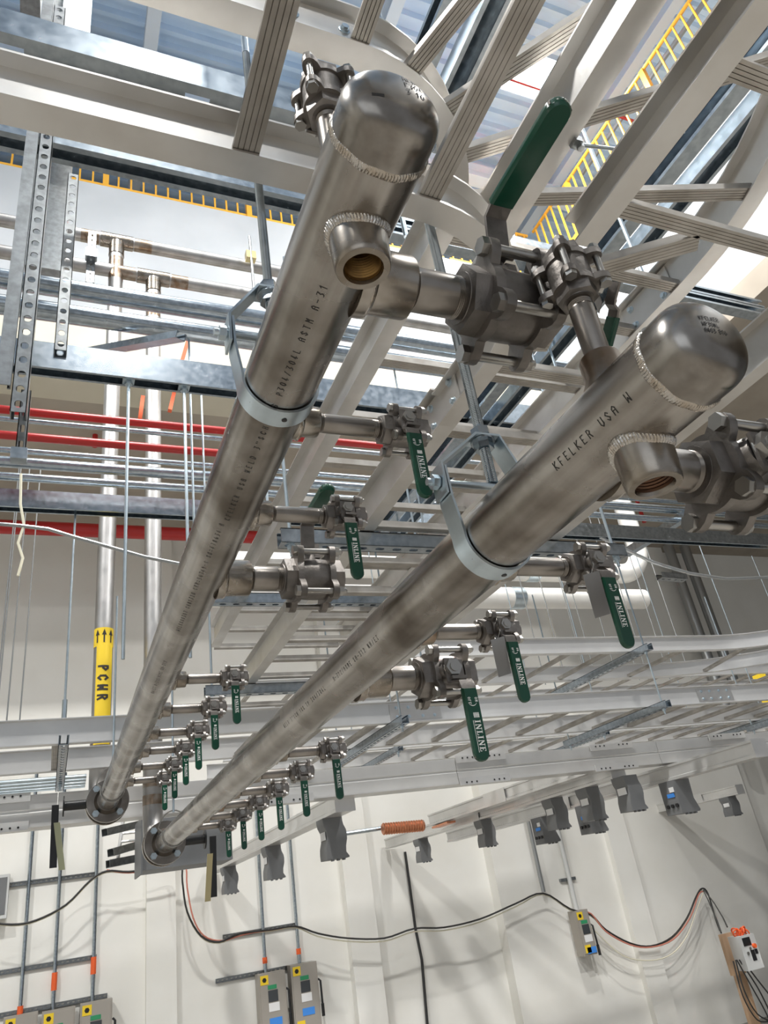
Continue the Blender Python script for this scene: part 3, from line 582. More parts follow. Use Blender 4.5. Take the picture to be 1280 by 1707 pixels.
# trays that cross at the back, along X
def xtray(label,x0,x1,y0,y1,z,h,sp,wd=.03,off=0,curve=None):
    t=T('cable_tray',label,'cable tray',((x0+x1)/2,y0,z),'ladder trays crossing at the back')
    a=[(x0,y0),(x1,y0)]; b=[(x0,y1),(x1,y1)]
    if curve:
        a+= [(x1+(curve)*math.sin(s),y0-curve*(1-math.cos(s))) for s in [PI/2*i/12 for i in range(1,13)]]
        b+= [(x1+(curve+y1-y0)*math.sin(s),y1-(curve+y1-y0)*(1-math.cos(s))) for s in [PI/2*i/16 for i in range(1,17)]]
    rail_path(t,a,z,h=h,m='alub'); rail_path(t,b,z,h=h,m='alub')
    n=int((x1-x0)/sp)
    for k in range(n): rungy(t,x0+off+k*sp,y0+.004,y1-.004,z,wd)
    if curve:
        for s in (.25,.6,.95,1.3):
            c=V((x1,y0-curve,0)); d=V((math.sin(s),math.cos(s),0)); t.part('rung',MB().sweep([c+d*(curve+.004)+Z*(z+.005),c+d*(curve+y1-y0-.004)+Z*(z+.005)],rungp(wd)),'rung')
    return t
t=xtray('wide aluminium ladder tray crossing behind both manifold pipes, before the yellow marked riser',-2.6,6.2,3.6,4.2,.797,.112,.305,.045,.16)
splice(t,(1.75,3.6,.853),X,-Y,.3,.085,(-.11,-.04,.04,.11)); splice(t,(3.9,3.6,.853),X,-Y,.3,.085,(-.11,-.04,.04,.11))
xtray('aluminium ladder tray one level above the crossing tray, curving up to the right edge',1.55,4.05,3.6,4.2,1.149,.1,.305,.03,.1,1.1)
xtray('back aluminium ladder tray behind the riser pipes, lower level',1.0,8.5,5.0,5.6,.93,.1,.305,.03,.1)
xtray('back aluminium ladder tray behind the riser pipes, upper level',1.0,8.5,5.0,5.6,1.36,.1,.305,.03,.2)
xtray('farthest aluminium ladder tray high over the tap boxes',1.8,9.5,6.2,6.8,.95,.1,.305,.03,.2)
# trapezes (struts with their rods)
def trapeze(label,p0,p1,up,rods,gr,slots=True,top=2.4):
    t=T('trapeze_support',label,'strut support',p0,gr); m=MB(); (slotted if slots else strut)(m,p0,p1,up); t.part('strut_channel',m,'galv')
    for q in rods: q=V(q); t.part('rod',MB().cyl(q-Z*.03,V((q.x,q.y,top)),.005,8),'zinc'); t.part('nut',MB().cyl(q-Z*.012,q,.011,6),'zinc')
for k,(yy,zz,x0,x1) in enumerate(((1.66,.838,.50,1.62),(2.63,1.068,.42,1.5),(3.07,.838,.55,1.6))):
    trapeze(['slotted strut carrying the lowest tray just right of the left manifold pipe','strut carrying the second tray behind the large left valve','strut carrying the lowest tray far along, over the small valves'][k],(x0,yy,zz),(x1,yy,zz),Z,[(x0+.03,yy,zz),(x1-.03,yy,zz)],'struts under the stacked trays')
for k,(xx,zz) in enumerate(((1.6,.755),(3.32,.755),(3.32,1.107),(1.6,1.107),(5.1,.755),(-.42,.755))):
    trapeze(['strut under the crossing tray beside the long hanging lever','strut under the middle of the crossing tray','strut under the upper crossing tray, its dark end toward the camera','strut under the upper crossing tray near the right manifold pipe','strut under the right end of the crossing tray','strut under the left end of the crossing tray'][k],(xx,3.42,zz),(xx,4.5,zz),Z,[(xx,3.47,zz),(xx,4.45,zz)],'struts under the crossing trays',True,1.9)
q=P(106,1240,'y',3.42); trapeze('short slotted strut hanging under the crossing tray left of the manifold pipe flange',(q.x,3.40,.75),(q.x,4.5,.75),Z,[(q.x,4.3,.75)],'struts under the crossing trays',True,1.9)
for k,xx in enumerate((2.2,4.0,5.8,7.6)):
    trapeze(['strut under the back trays nearest the manifold pipes','second strut under the back trays','third strut under the back trays','rightmost strut under the back trays'][k],(xx,4.85,.885),(xx,5.8,.885),Z,[(xx,4.9,.885),(xx,5.75,.885)],'struts under the back trays',True,3.0)
# ------------------------------------------------------------------ galvanised steel above and at left
m=MB(); bx0,bx1=-2.2,.72
t=T('channel_beam','heavy galvanised channel beam with slots in its lower flange at upper left','steel beam',(-.7,.95,1.5),)
bw=P(200,110,'z',1.5); bn=P(200,138,'z',1.5)   # heel and toe of the lower flange
yh_,yt_=bw.y,bn.y
# web rises from the heel, flange with slots runs back from it
m.bx(bx0,bx1,yh_-.004,yh_,1.5,1.575)
def slotbar(m,x0,x1,y0,y1,z,t_,sl,pitch,first):
    yc_=(y0+y1)/2; hw=.009; m.bx(x0,x1,y0,yc_-hw,z,z+t_); m.bx(x0,x1,yc_+hw,y1,z,z+t_)
    xs=[x0]; x=first
    while x<x1-sl: 
        if x>x0+.05: xs+=[x,x+sl]
        x+=pitch
    xs.append(x1)
    for a,b in zip(xs[::2],xs[1::2]): m.bx(a,b,yc_-hw,yc_+hw,z,z+t_)
sx=P(330,158,'z',1.5).x
slotbar(m,bx0,bx1,yh_,yt_+.02,1.5,.004,.05,(sx-P(15,75,'z',1.5).x),sx-.025-6*(sx-P(15,75,'z',1.5).x))
m.bx(bx0,bx1,yt_+.016,yt_+.02,1.5,1.53)
t.part('channel',m,'galv')
t=T('channel_beam','dark galvanised web behind the lowest tray rail at upper left','steel beam',(-.7,1.0,1.45)); t.part('channel',MB().bx(bx0,bx1,yt_+.03,yt_+.036,1.44,1.56).bx(bx0,bx1,yt_+.03,yt_+.09,1.44,1.445),'galvd')
# strut 1, open side down (dark slot)
ys=1.9; zs=ys/.768
m=MB().sweep([(-2.5,ys,zs+.082),(2.4,ys,zs+.082)],cprof(.082,.082,.003,.022),(0,0,-1)); one('strut_channel','large light galvanised strut with dark open slot crossing upper left below the tray rail','strut channel',m,'galv')
def vstrut(label,px,py,yd,z0,z1,face,slots,m='galv',wd=.041,h=.041):
    q=P(px,py,'y',yd); a=V((q.x,yd,z0)); b=V((q.x,yd,z1)); mb=MB(); (slotted(mb,a,b,face,wd,h,.05,.024,.021) if slots else strut(mb,a,b,face,wd,h)); return one('strut_post',label,'strut post',mb,m,'upright struts at the left')
vstrut('plain upright strut post nearest the left edge',45,300,1.78,P(46,645,'y',1.78).z,3.2,(0,1,0),False,wd=.036,h=.02,m='galvd')
vstrut('upright perforated strut post second from the left edge',70,300,1.80,P(70,690,'y',1.8).z,3.2,(0,1,0),True,'galvd',.04)
vstrut('upright perforated strut post with light showing through its holes, left of the first riser',122,300,2.15,1.80,2.70,(0,1,0),True,'galvd',.04)
q=P(100,300,'y',2.6); one('steel_column','plain grey boxed steel column behind the perforated posts at left','column',MB().bx(q.x-.11,q.x+.045,2.6,2.75,2.62,9.7),'galvd')
q=P(30,60,'y',2.0); one('steel_column','plain grey upright column at the top left corner','column',MB().bx(q.x-.02,q.x+.06,2.0,2.1,3.6,9.7),'galvd')
q=P(90,60,'y',2.0); one('steel_column','grey upright plate just right of the top left corner','column',MB().bx(q.x-.0,q.x+.13,2.3,2.34,3.4,9.7),'galvd')
def xstrut(label,yd,z,x0,x1,dbl=False,m='galv',h=.041,slots=False):
    mb=MB()
    if slots: slotted(mb,(x0,yd,z),(x1,yd,z),Z,.041,h)
    else: mb.sweep([(x0,yd,z),(x1,yd,z)],cprof(.041,h,.0025,.010),(0,-1,0) )
    if dbl: mb.sweep([(x0,yd,z+.045),(x1,yd,z+.045)],cprof(.041,h,.0025,.010),(0,-1,0))
    return one('strut_channel',label,'strut channel',mb,m,'level struts')
yy=2.2
m=MB().sweep([(-2.2,yy,1.79),(1.9,yy,1.79)],cprof(.055,.055,.003,.01),(0,0,-1)).sweep([(-2.2,yy,1.79),(1.9,yy,1.79)],cprof(.055,.055,.003,.01),(0,0,1)); one('strut_channel','double back to back strut left of the left manifold hanger, two rods under it','strut channel',m,'galv','level struts')
for k,(px,lab) in enumerate(((214,'thin hanging rod crossing in front of the wall between the two risers'),(307,'thin hanging rod close left of the left manifold pipe'))):
    q=P(px,655,'y',2.2); t=T('hanger_rod',lab,'hanger rod',(q.x,2.2,.8),'thin hanging rods'); t.part('rod',MB().cyl((q.x,2.2,.72),(q.x,2.2,1.74),.0055,8),'zinc'); t.part('rod_nut',MB().cyl((q.x,2.2,1.722),(q.x,2.2,1.738),.014,6).bx(q.x-.02,q.x+.02,2.18,2.22,1.738,1.745),'zinc')
for k,(py,lab) in enumerate(((480,'upper of two thick galvanised pipes crossing in front of the risers'),(522,'lower of two thick galvanised pipes crossing in front of the risers'))):
    z_=2.6/(1.033,1.095)[k]; one('galvanised_pipe',lab,'pipe',MB().cyl((-3,2.6,z_),(2.6,2.6,z_),.042,24),'galv','thick galvanised pipes')
for k,(g_,lab) in enumerate(((1.407,'upper thin red sprinkler pipe crossing left of the manifold'),(1.501,'lower thin red sprinkler pipe crossing left of the manifold'))):
    one('sprinkler_pipe',lab,'pipe',MB().cyl((-3,3.3,3.3/g_),((1.9,1.05)[k],3.3,3.3/g_),.021,12),'red','thin red sprinkler pipes')
for k,(g_,r_,lab) in enumerate(((1.44,.014,'thin galvanised conduit between the two red pipes'),(1.56,.016,'galvanised conduit just under the lower red pipe'),(1.61,.03,'thick galvanised conduit below the red pipes'),(1.675,.022,'medium galvanised conduit below the thick one'))):
    one('steel_conduit',lab,'conduit',MB().cyl((-3,3.6,3.6/g_),(5.2,3.6,3.6/g_),r_,12),'galv','level galvanised conduits')
z3=3.6/1.79
m=MB().sweep([(-3,3.6,z3),(5.0,3.6,z3)],cprof(.06,.05,.003,.01),(0,0,-1)).sweep([(-3,3.6,z3),(5.0,3.6,z3)],cprof(.06,.05,.003,.01),(0,0,1)); one('strut_channel','double strut crossing above the big red main, rod hanging from it at left','strut channel',m,'galv','level struts')
one('sprinkler_main','large red sprinkler main crossing behind the risers at left','pipe',MB().cyl((-5,8.6,8.6/1.934),(6.3,8.6,8.6/1.934),.085,20),'red')
q=P(127.7,820,'y',3.62); t=T('hanger_rod','thin hanging rod with coupling nut holding the crossing tray at left','hanger rod',(q.x,3.58,.9),'thin hanging rods'); t.part('rod',MB().cyl((q.x,3.62,.92),(q.x,3.62,z3),.0055,8),'zinc'); t.part('coupling_nut',MB().cyl((q.x,3.62,.91),(q.x,3.62,1.0),.011,6),'zinc')
for k,(a,b) in enumerate((((30,830),(5,1192)),((44,840),(12,1192)),((62,850),(30,1192)),((20,900),(0,1100)))):
    q=P(a[0],a[1],'y',4.6); t=T('hanger_wire',['leftmost of the thin dark wires hanging before the wall at left','thin dark wire hanging second from the left','thin dark wire hanging third from the left','faint thin wire hanging at the left edge'][k],'wire',(q.x,4.6,1.2),'thin hanging wires'); t.part('wire_line',MB().cyl((q.x,4.6,1.1),(q.x,4.6,2.9),.004,6),'flex')
m=MB().tube([P(a,b,'y',3.3) for a,b in ((35,790),(34,840),(40,875),(30,905),(38,930),(30,960))],.006,6); one('loose_cord','loose white cord dangling from the struts at left','cord',m,'cordw')
t=T('strut_bracket','short slotted upright bracket hanging at the left struts above the loose cord','bracket',P(42,700,'y',1.9)); a=P(44,650,'y',1.9); t.part('bracket_channel',slotted(MB(),(a.x,1.9,P(44,755,'y',1.9).z),(a.x,1.9,a.z),(0,1,0),.026,.02,.05,.026,.013),'galvd')
t.part('clamp',MB().box((a.x,1.87,P(44,770,'y',1.9).z),(.04,.03,.035)),'galv')
# diagonal brace and orange straps
a=P(150,592,'y',2.9); b=P(300,566,'y',2.3); one('strut_brace','short bright diagonal strut brace resting on the double strut','strut channel',MB().sweep([a,b],cprof(.045,.03,.003,.01),(0,0,1)),'galv')
for k,(a,b) in enumerate((((312,572),(300,614)),((290,655),(283,685)),((238,662),(233,700)))): one('lifting_strap',['orange strap hanging right of the second riser, upper piece','orange strap hanging right of the second riser, lower piece','faint orange strap hanging left of the second riser'][k],'strap',MB().box((P(*a,'y',5.0)+P(*b,'y',5.0))/2,((P(*a,'y',5.0)-P(*b,'y',5.0)).length,.03,.045),basis(P(*a,'y',5.0)-P(*b,'y',5.0))),'orange','orange straps')
for k,(px,a,b) in enumerate(((162,652,745),(1060,830,870))):
    q=P(px,a,'y',7.5); one('sprinkler_drop',['short upright red sprinkler pipe in front of the concrete soffit at left','short upright red pipe right of the lower pipe outlet'][k],'pipe',MB().cyl((q.x,7.5,P(px,b,'y',7.5).z),(q.x,7.5,q.z),.03,10),'red','red upright drops')
# pipe hangers on level headers
for k,(px,py,g_) in enumerate(((151,385,'left'),(418,395,'right'))):
    q=P(px,py+60,'y',4.25); t=T('strut_hanger',['perforated strut hanger holding the lower level header near the first riser','dark rod hanger with brass clamp on the level headers by the left manifold pipe'][k],'pipe hanger',(q.x,4.25,4.3),'hangers on the level headers')
    t.part('hanger_channel',(slotted(MB(),(q.x,4.25,P(px,470,'y',4.25).z),(q.x,4.25,P(px,388,'y',4.25).z),(0,1,0),.06) if k==0 else MB().cyl((q.x,4.2,P(px,500,'y',4.2).z),(q.x,4.2,P(px,395,'y',4.2).z),.012,8)),'galvd')
    t.part('clamp',MB().box((q.x,4.22,4.46+.3*k),(.08,.06,.08)),'gold' if k else 'galv')
# struts that run along Y, upper right
def ystrut(label,xz,z,y0,y1,up=(0,0,1),wd=.06,h=.05,slots=False,m='galv',dbl=True):
    x=xz*z; mb=MB()
    if slots: slotted(mb,(x,y0,z),(x,y1,z),up,wd,h)
    else: mb.sweep([(x,y0,z),(x,y1,z)],cprof(wd,h,.003,.012),(-1,0,0))
    if dbl: mb.sweep([(x+wd,y0,z+.0),(x+wd,y1,z+.0)],cprof(wd,h,.003,.012),(0,0,-1))
    return one('strut_channel',label,'strut channel',mb,m,'struts running away above the trays')
ystrut('bright galvanised strut slanting down from the right edge behind the rungs',.90,1.75,-.6,3.4)
ystrut('bright galvanised strut seen between the two upper rungs at top centre',.425,1.75,-.6,1.05)
xstrut('level strut crossing far above the middle of the stacked trays',1.5,1.9,.8,2.6,True)
for k,(px,py) in enumerate(((800,720),(772,800),(830,775),(600,700))):
    q=P(px,py,'z',1.6); 
for k,(xx,yq) in enumerate(((.60,1.66),(.66,2.3),(1.5,1.66),(1.42,2.63),(.62,.95),(1.28,.95))):
    one('hanger_rod',['hanging rod between the two curved trays and the manifold','hanging rod behind the first rod right of the manifold','hanging rod at the right end of the first tray strut','hanging rod at the right end of the second tray strut','hanging rod by the inner bend of the elbow trays','hanging rod by the outer bend of the elbow trays'][k],'hanger rod',MB().cyl((xx,yq,1.22),(xx,yq,1.9),.0055,8),'zinc','hanging rods among the stacked trays')
# ------------------------------------------------------------------ right side: pvc, conduits, flex
for k,(py,px0) in enumerate(((955,860),(998,830))):
    q=P(980,py,'y',6.0); a=P(700,py,'y',6.0); 
    x1=P(1075-k*15,py,'y',6.0).x; z_=q.z
    pts=[V((1.0,6.0,z_)),V((x1-.35,6.0,z_))]+[V((x1-.35+.35*math.sin(s),6.0,z_+.35-.35*math.cos(s))) for s in [PI/2*i/8 for i in range(1,9)]]+[V((x1,6.0,z_+1.2))] if k==0 else [V((1.0,6.0,z_)),V((x1+.1,6.0,z_))]
    t=T('pvc_pipe',['upper thick white pipe with elbow under the concrete soffit','lower thick white pipe beside the upper one'][k],'pipe',(3,6,z_),'thick white pipes'); t.part('pipe_wall',MB().tube(pts,.11,22),'pvc')
    for px in (885-k*25,1010): xx=P(px,py,'y',6).x; t.part('band_clamp',MB().cyl((xx-.07,6,z_),(xx+.07,6,z_),.116,22),'zinc')
for k in range(9):
    px=862+k*27+(k%3)*6; q=P(px,950,'y',5.4); one('hanger_wire',['thin wire hanging before the white pipes, %s from the left'%(ordn+['ninth'])[k]][0],'wire',MB().cyl((q.x,5.4,1.45),(q.x,5.4,3.6),.005,6),'flex','wires before the white pipes')
for k,(a,b) in enumerate((((1150,905),(1207,1035)),((1177,905),(1232,1030)))):
    q=P(*a,'y',8.8); one('wall_conduit',['left of two tall dark grey conduits on the right wall','right of two tall dark grey conduits on the right wall'][k],'conduit',MB().cyl((q.x,9.3,1.2),(q.x,9.3,5.0),.09,14),'flex','tall conduits on the right wall')
pts=[P(a,b,'y',3.3) for a,b in ((-20,872),(30,876),(80,882),(130,897),(180,911),(240,928),(300,940),(350,950))]; one('flexible_conduit','grey flexible conduit sagging from the left edge to the left manifold pipe','conduit',MB().tube(pts,.009,8),'flex')
pts=[P(a,b,'y',3.6) for a,b in ((1000,895),(1040,915),(1090,938),(1150,956),(1210,965),(1290,962))]; one('flexible_conduit','grey flexible conduit sagging toward the right edge under the lower outlet','conduit',MB().tube(pts,.012,8),'flex')
a=P(1045,928,'y',4.2); b=P(1150,862,'y',3.5); one('strut_brace','diagonal galvanised brace right of the small valve under the right cap','strut channel',MB().sweep([a,b],cprof(.06,.06,.003,.01),(0,0,1)),'galv')
a=P(1100,965,'y',3.6); b=P(1142,968,'y',3.6); one('strut_channel','short cut strut piece hanging alone right of the small valve','strut channel',slotted(MB(),a,b,Z,.06),'galvd')
q=P(1265,1110,'y',6); one('yellow_post','yellow painted post segment at the right edge behind the curved tray','post',MB().bx(q.x-.05,q.x+.05,6,6.1,.95,1.75),'label')
# ------------------------------------------------------------------ bus duct crossing and plug-in busways
t=T('bus_duct','large satin aluminium bus duct crossing the whole picture behind the flanges','bus duct',(2,4.8,.61))
zb,zt=.615,.785
prof=[(-.10,0),(.06,0),(.06,.012),(.055,.03),(.055,.075),(.05,.08),(.05,.09),(.055,.095),(.055,.14),(.06,.158),(.06,.17),(-.10,.17)]
for a,b in ((-3,.02),(.02,1.45),(1.45,2.55),(2.55,4.35),(4.35,6.1),(6.1,8.8)): t.part('casing',MB().sweep([(b-.002,4.8,zb),(a+.002,4.8,zb)],[(x_*-1,y_) for x_,y_ in prof]),'alub')
for xj in (-.32,1.3,2.75,3.9,5.1):
    t.part('joint_cover',MB().bx(xj-.2,xj+.2,4.725,4.735,zb-.012,zb+.035).bx(xj-.2,xj+.2,4.725,4.735,zt-.035,zt+.012),'alub')
    for z_ in (zb+.004,zt-.004):
        for dx in (-.15,-.11,-.07,.07,.11,.15): t.part('rivet',MB().cyl((xj+dx,4.7248,z_),(xj+dx,4.722,z_),.006,8),'black')
m_=['grey tap box']
def tapbox(bus,px,py,kind,lab,w=.22,h=.34,dx=.2):
    x,zb_=bus; q=P(px,py,'x',x); y=q.y; s=1.0; t=T('tap_box',lab,'tap box',(x,y,zb_-h),'grey tap boxes hanging under the busways')
    a=dx/2; wv=[(0,0),(0,-.1),(.07,-.2),(.28,-.32),(.33,-.42),(.30,-.55),(.12,-.72),(.08,-.86),(.10,-1)]; prof=[(-a+a*u_,h*v_) for u_,v_ in wv]+[(a*1.34,-h),(a*1.36,-h*.965)]+[(a+a*u_,h*v_) for u_,v_ in reversed(wv[:-1])]
    if kind=='flat': prof=[(-a,0),(-a,-h),(a*1.2,-h),(a*1.3,-h*.95),(a*.9,-h*.6),(a,0)]
    t.part('enclosure',MB().prism(prof,(x,y-w/2,zb_),X,Z,Y,w),'boxg')
    xf=x-(a*.70 if kind!='flat' else a)-.004; m=MB().bx(xf-.004,xf,y-.05,y+.05,zb_-h*.52,zb_-h*.32)
    if kind=='flat':
        t.part('indicator',MB().bx(xf-.004,xf,y-.07,y-.02,zb_-h*.35,zb_-h*.2),'lbl'); t.part('tape',MB().bx(xf-.003,xf,y-.06,y+.02,zb_-h*.5,zb_-h*.38),'tape')
        for k in range(3): t.part('knob',MB().cyl((xf-.012,y-.06+k*.05,zb_-h*.75),(xf,y-.06+k*.05,zb_-h*.75),.014,12),'black')
    else: t.part('rating_label',m,'lbl')
    for k in range(3): t.part('foot',MB().bx(x-.03+k*.04,x-.015+k*.04,y-w/2,y-w/2+.03,zb_-h-.012,zb_-h),'boxd')
B=[]
BW=(((350,1460),(615,1332),.54,'satin aluminium busway running away under the bus duct, left one'),((645,1415),(1120,1271),.56,'long aluminium busway carrying the row of grey tap boxes, lower right'),((830,1393),(1300,1230),.485,'aluminium busway behind the long one, ending at the right edge'),((1085,1357),(1245,1322),.55,'short aluminium busway at far right with one tap box'),((727,1376),(990,1288),.62,'upper aluminium busway behind the long one, starting at the copper bar'))
for k,(p,q_,zz,lab) in enumerate(BW):
    a=P(*p,'z',zz); b=P(*q_,'z',zz); x=(a.x+b.x)/2; y0=min(b.y,a.y); y1=min(max(a.y,b.y),9.68)
    y0=max(y0,3.9); y0=4.9 if k in (0,1,4) else y0
    t=T('busway',lab,'busway',(x,y0,zz),'plug-in busways'); t.part('casing',MB().sweep([(x,y1,zz),(x,y0,zz)],[(-.065,0),(.065,0),(.065,.02),(.055,.026),(.055,.095),(.065,.1),(.065,.115),(-.065,.115),(-.065,.1),(-.055,.095),(-.055,.026),(-.065,.02)]),'alub')
    t.part('end_plate',MB().bx(x-.07,x+.07,y0-.006,y0,zz-.003,zz+.12),'alub')
    if k!=0: t.part('joint_cover',MB().bx(x-.07,x-.066,(y0+y1)/2-.2,(y0+y1)/2+.2,zz-.002,zz+.117),'alub')
    B.append((x,zz))
for a in (('0',380,1450),('0',452,1425),('0',550,1385)): tapbox(B[0],a[1],a[2],'wave',{380:'grey tap box at the far end of the left busway',452:'grey tap box in the middle of the left busway',550:'grey tap box at the near end of the left busway'}[a[1]],.15,.26,.14)
for px,py,lb in ((702,1410,'farthest grey tap box on the long busway'),(806,1378,'second grey tap box from the far end of the long busway'),(922,1343,'third grey tap box from the far end of the long busway'),(980,1325,'fourth grey tap box from the far end of the long busway'),(1042,1306,'nearest grey tap box on the long busway')): tapbox(B[1],px,py,'wave',lb,.15,.25,.13)
for px,py,lb in ((905,1372,'flat tap box with three round knobs behind the third box of the long busway'),(985,1368,'small flat tap box with blue tape partly hidden by the fourth wavy box'),(1125,1312,'flat grey tap box with three knobs and blue tape, second from the right')): tapbox(B[2],px,py,'flat',lb,.17,.24,.16)
tapbox(B[3],1212,1330,'wave','rightmost grey tap box, alone under the short busway',.17,.24,.15)
# conduits, grey enclosure and copper near the flanges
for k in range(4): one('steel_conduit',['topmost of the thin bright conduits left of the left flange','second of the thin bright conduits left of the left flange','third of the thin bright conduits left of the left flange','lowest thin bright conduit left of the left flange'][k],'conduit',MB().cyl((-.5,4.62+k*.05,.84-k*.008),(.16,4.62+k*.05,.84-k*.008),.012,10),'zinc','thin bright conduits')
a=P(238,1375,'y',5.4); b=P(388,1432,'y',5.4); t=T('grey_enclosure','large grey metal enclosure behind the right flange','enclosure',((a.x+b.x)/2,5.4,b.z)); t.part('casing',MB().bx(a.x,b.x,5.4,5.8,b.z,a.z+.03),'boxd'); t.part('side_door',MB().bx(a.x-.012,a.x-.002,5.38,5.8,b.z-.02,a.z+.05),'boxd')
for k,(p,q_) in enumerate((((175,1394),(232,1380)),((185,1428),(235,1413)),((180,1447),(290,1425)))):
    a=P(*p,'y',6); b=P(*q_,'y',6.2); one('small_strut','%s short grey strut behind the left flange'%['upper','middle','lower'][k],'strut channel',MB().sweep([a,b],cprof(.06,.05,.003,.01),(0,0,1)),'galvd','short struts behind the left flange')
a=P(205,1370,'y',6.4); b=P(195,1440,'y',6.1); t=T('tray_ladder','small light ladder tray seen between the two flanges','cable tray',b,); 
for dx in (0,.22): t.part('side_rail',MB().tube([a+X*dx,b+X*dx],.014,6),'alub')
for k in range(5): t.part('rung',MB().cyl(a.lerp(b,(k+.5)/5),a.lerp(b,(k+.5)/5)+X*.22,.01,6),'alub')
a=P(638,1382,'y',7.4); b=P(706,1376,'y',7.4); m=MB(); L=(b-a).length
pr=[(0,.05)]
for k in range(16): pr+=[(L*(k+.3)/16,.058),(L*(k+.8)/16,.050)]
pr.append((L,.045)); m.lathe(a,b-a,pr,16); one('copper_bundle','wrapped copper braid bundle hanging before the wall','copper braid',m,'copper')
one('strut_channel','level zinc strut holding the copper bundle','strut channel',MB().cyl(P(560,1392,'y',7.5),P(706,1370,'y',7.5),.02,8),'galv')
a=P(727,1379,'z',.60); b=P(752,1370,'z',.60); one('copper_bar','flat copper bar lying on the tray right of the copper bundle','copper bar',MB().box((a+b)/2,((b-a).length,.10,.02),basis(b-a)),'copper')
# ------------------------------------------------------------------ the lower back wall
YS=YW-.03
def wpt(px,py,y=YS): return P(px,py,'y',y)
for k,(px,py,py1,lab) in enumerate(((55,1380,1690,'leftmost wall conduit above the left disconnect switch'),(104,1380,1680,'wall conduit second from the left'),(163,1380,1672,'wall conduit third from the left'),(430,1425,1625,'wall conduit above the left of the middle disconnect switches'),(484,1425,1610,'wall conduit above the right of the middle disconnect switches'))):
    a=wpt(px,py); zt_=a.z+.6; x_=a.x; t=T('wall_conduit',lab,'conduit',(x_,YS,wpt(px,py1).z),'thin conduits on the back wall'); t.part('conduit_tube',MB().cyl((x_,YS-.03,wpt(px,py1).z),(x_,YS-.03,zt_),.02,10),'galv')
    if k!=5: zz=wpt(px,py1).z+[.02,.17,.27,.1,.1][k]; t.part('orange_tag',MB().cyl((x_,YS-.03,zz),(x_,YS-.03,zz+[.07,.16,.16,.06,.06][k]),.028,10),'orange',label='orange tape')
def wstrut(px0,py0,px1,lab):
    a=wpt(px0,py0); b=wpt(px1,py0); one('wall_strut',lab,'strut channel',slotted(MB(),(a.x,YS+.03,a.z),(b.x,YS+.03,a.z),(0,1,0) if False else (0,-1,0),.045,.03),'galvd','struts on the back wall')
wstrut(-30,1481,162,'upper strut across the three left wall conduits'); wstrut(-30,1627,160,'middle strut across the three left wall conduits'); wstrut(-30,1699,178,'lower strut just over the left disconnect switches')
wstrut(372,1562,496,'strut carrying the cords over the middle wall conduits'); wstrut(360,1636,523,'strut just over the two middle disconnect switches')
def disconnect(px,py,lab,y=YS,w_=.31,h_=.66,lever=True):
    a=P(px,py,'y',y-.18); x0,z1=a.x,a.z; yf=y-.18; t=T('disconnect_switch',lab,'electrical switch box',(x0+w_/2,y,z1-h_),'grey disconnect switches')
    t.part('enclosure',MB().bx(x0,x0+w_,yf,y-.02,z1-h_,z1),'taupe'); t.part('door',MB().bx(x0+.015,x0+w_-.012,yf-.008,yf,z1-h_+.02,z1-.015),'taupe')
    yq=yf-.012; cx_=x0+w_*.42
    t.part('warning_label',MB().bx(x0+.02,x0+.11,yq,yf-.007,z1-.11,z1-.02),'label',label='yellow warning label'); t.part('warning_mark',MB().cyl((x0+.065,yq-.001,z1-.065),(x0+.065,yq,z1-.065),.025,6),'black')
    t.part('rating_label',MB().bx(cx_-.03,cx_+.07,yq,yf-.007,z1-.16,z1-.12),'greenl',label='green label'); t.part('window',MB().bx(cx_-.03,cx_+.08,yq,yf-.007,z1-.28,z1-.17),'smoke'); t.part('name_label',MB().bx(cx_-.03,cx_+.09,yq,yf-.007,z1-.37,z1-.29),'lbl')
    t.part('tape',MB().bx(cx_-.03,cx_+.11,yq,yf-.007,z1-.50,z1-.43),'tape',label='blue masking tape'); t.part('warning_label',MB().bx(x0+.03,x0+.12,yq,yf-.007,z1-h_+.03,z1-h_+.12),'label',label='yellow warning label')
    if lever: t.part('switch_lever',MB().tube([(x0+w_+.01,yf+.03,z1-.18),(x0+w_+.03,yf+.01,z1-.2),(x0+w_+.03,yf+.0,z1-.42)],.012,8).cyl((x0+w_+.03,yf,z1-.42),(x0+w_+.03,yf,z1-.54),.018,8),'black')
disconnect(430,1625,'taupe disconnect switch with blue tape, left of the middle pair'); disconnect(484,1610,'taupe disconnect switch with blue tape, right of the middle pair')
disconnect(6,1697,'disconnect switch in the bottom left corner of the photo'); disconnect(70,1688,'disconnect switch second from the bottom left corner'); disconnect(134,1674,'disconnect switch third from the bottom left corner')
disconnect(957,1519,'taupe disconnect switch alone on the right wall panel below the sagging cords',YB-.03,.21,.52)
a=wpt(-12,1462); t=T('junction_box','small grey box cut by the left edge beside the wall conduits','electrical box',a); t.part('enclosure',MB().bx(a.x,a.x+.17,YS-.15,YS,a.z-.42,a.z),'lt'); t.part('door',MB().bx(a.x+.01,a.x+.15,YS-.16,YS-.15,a.z-.38,a.z-.03),'boxg')
x_=P(930,1406,'y',YB-.03).x; t=T('wall_conduit','wall conduit above the lone disconnect switch on the right','conduit',(x_,YB,0),'thin conduits on the back wall'); t.part('conduit_tube',MB().cyl((x_+.03,YB-.06,P(957,1519,'y',YB-.06).z),(x_+.03,YB-.06,1.3),.03,10),'lt'); q=P(945,1466,'y',YB); t.part('strut_clip',MB().bx(x_-.1,x_+.15,YB-.04,YB,q.z-.02,q.z+.02),'galvd')
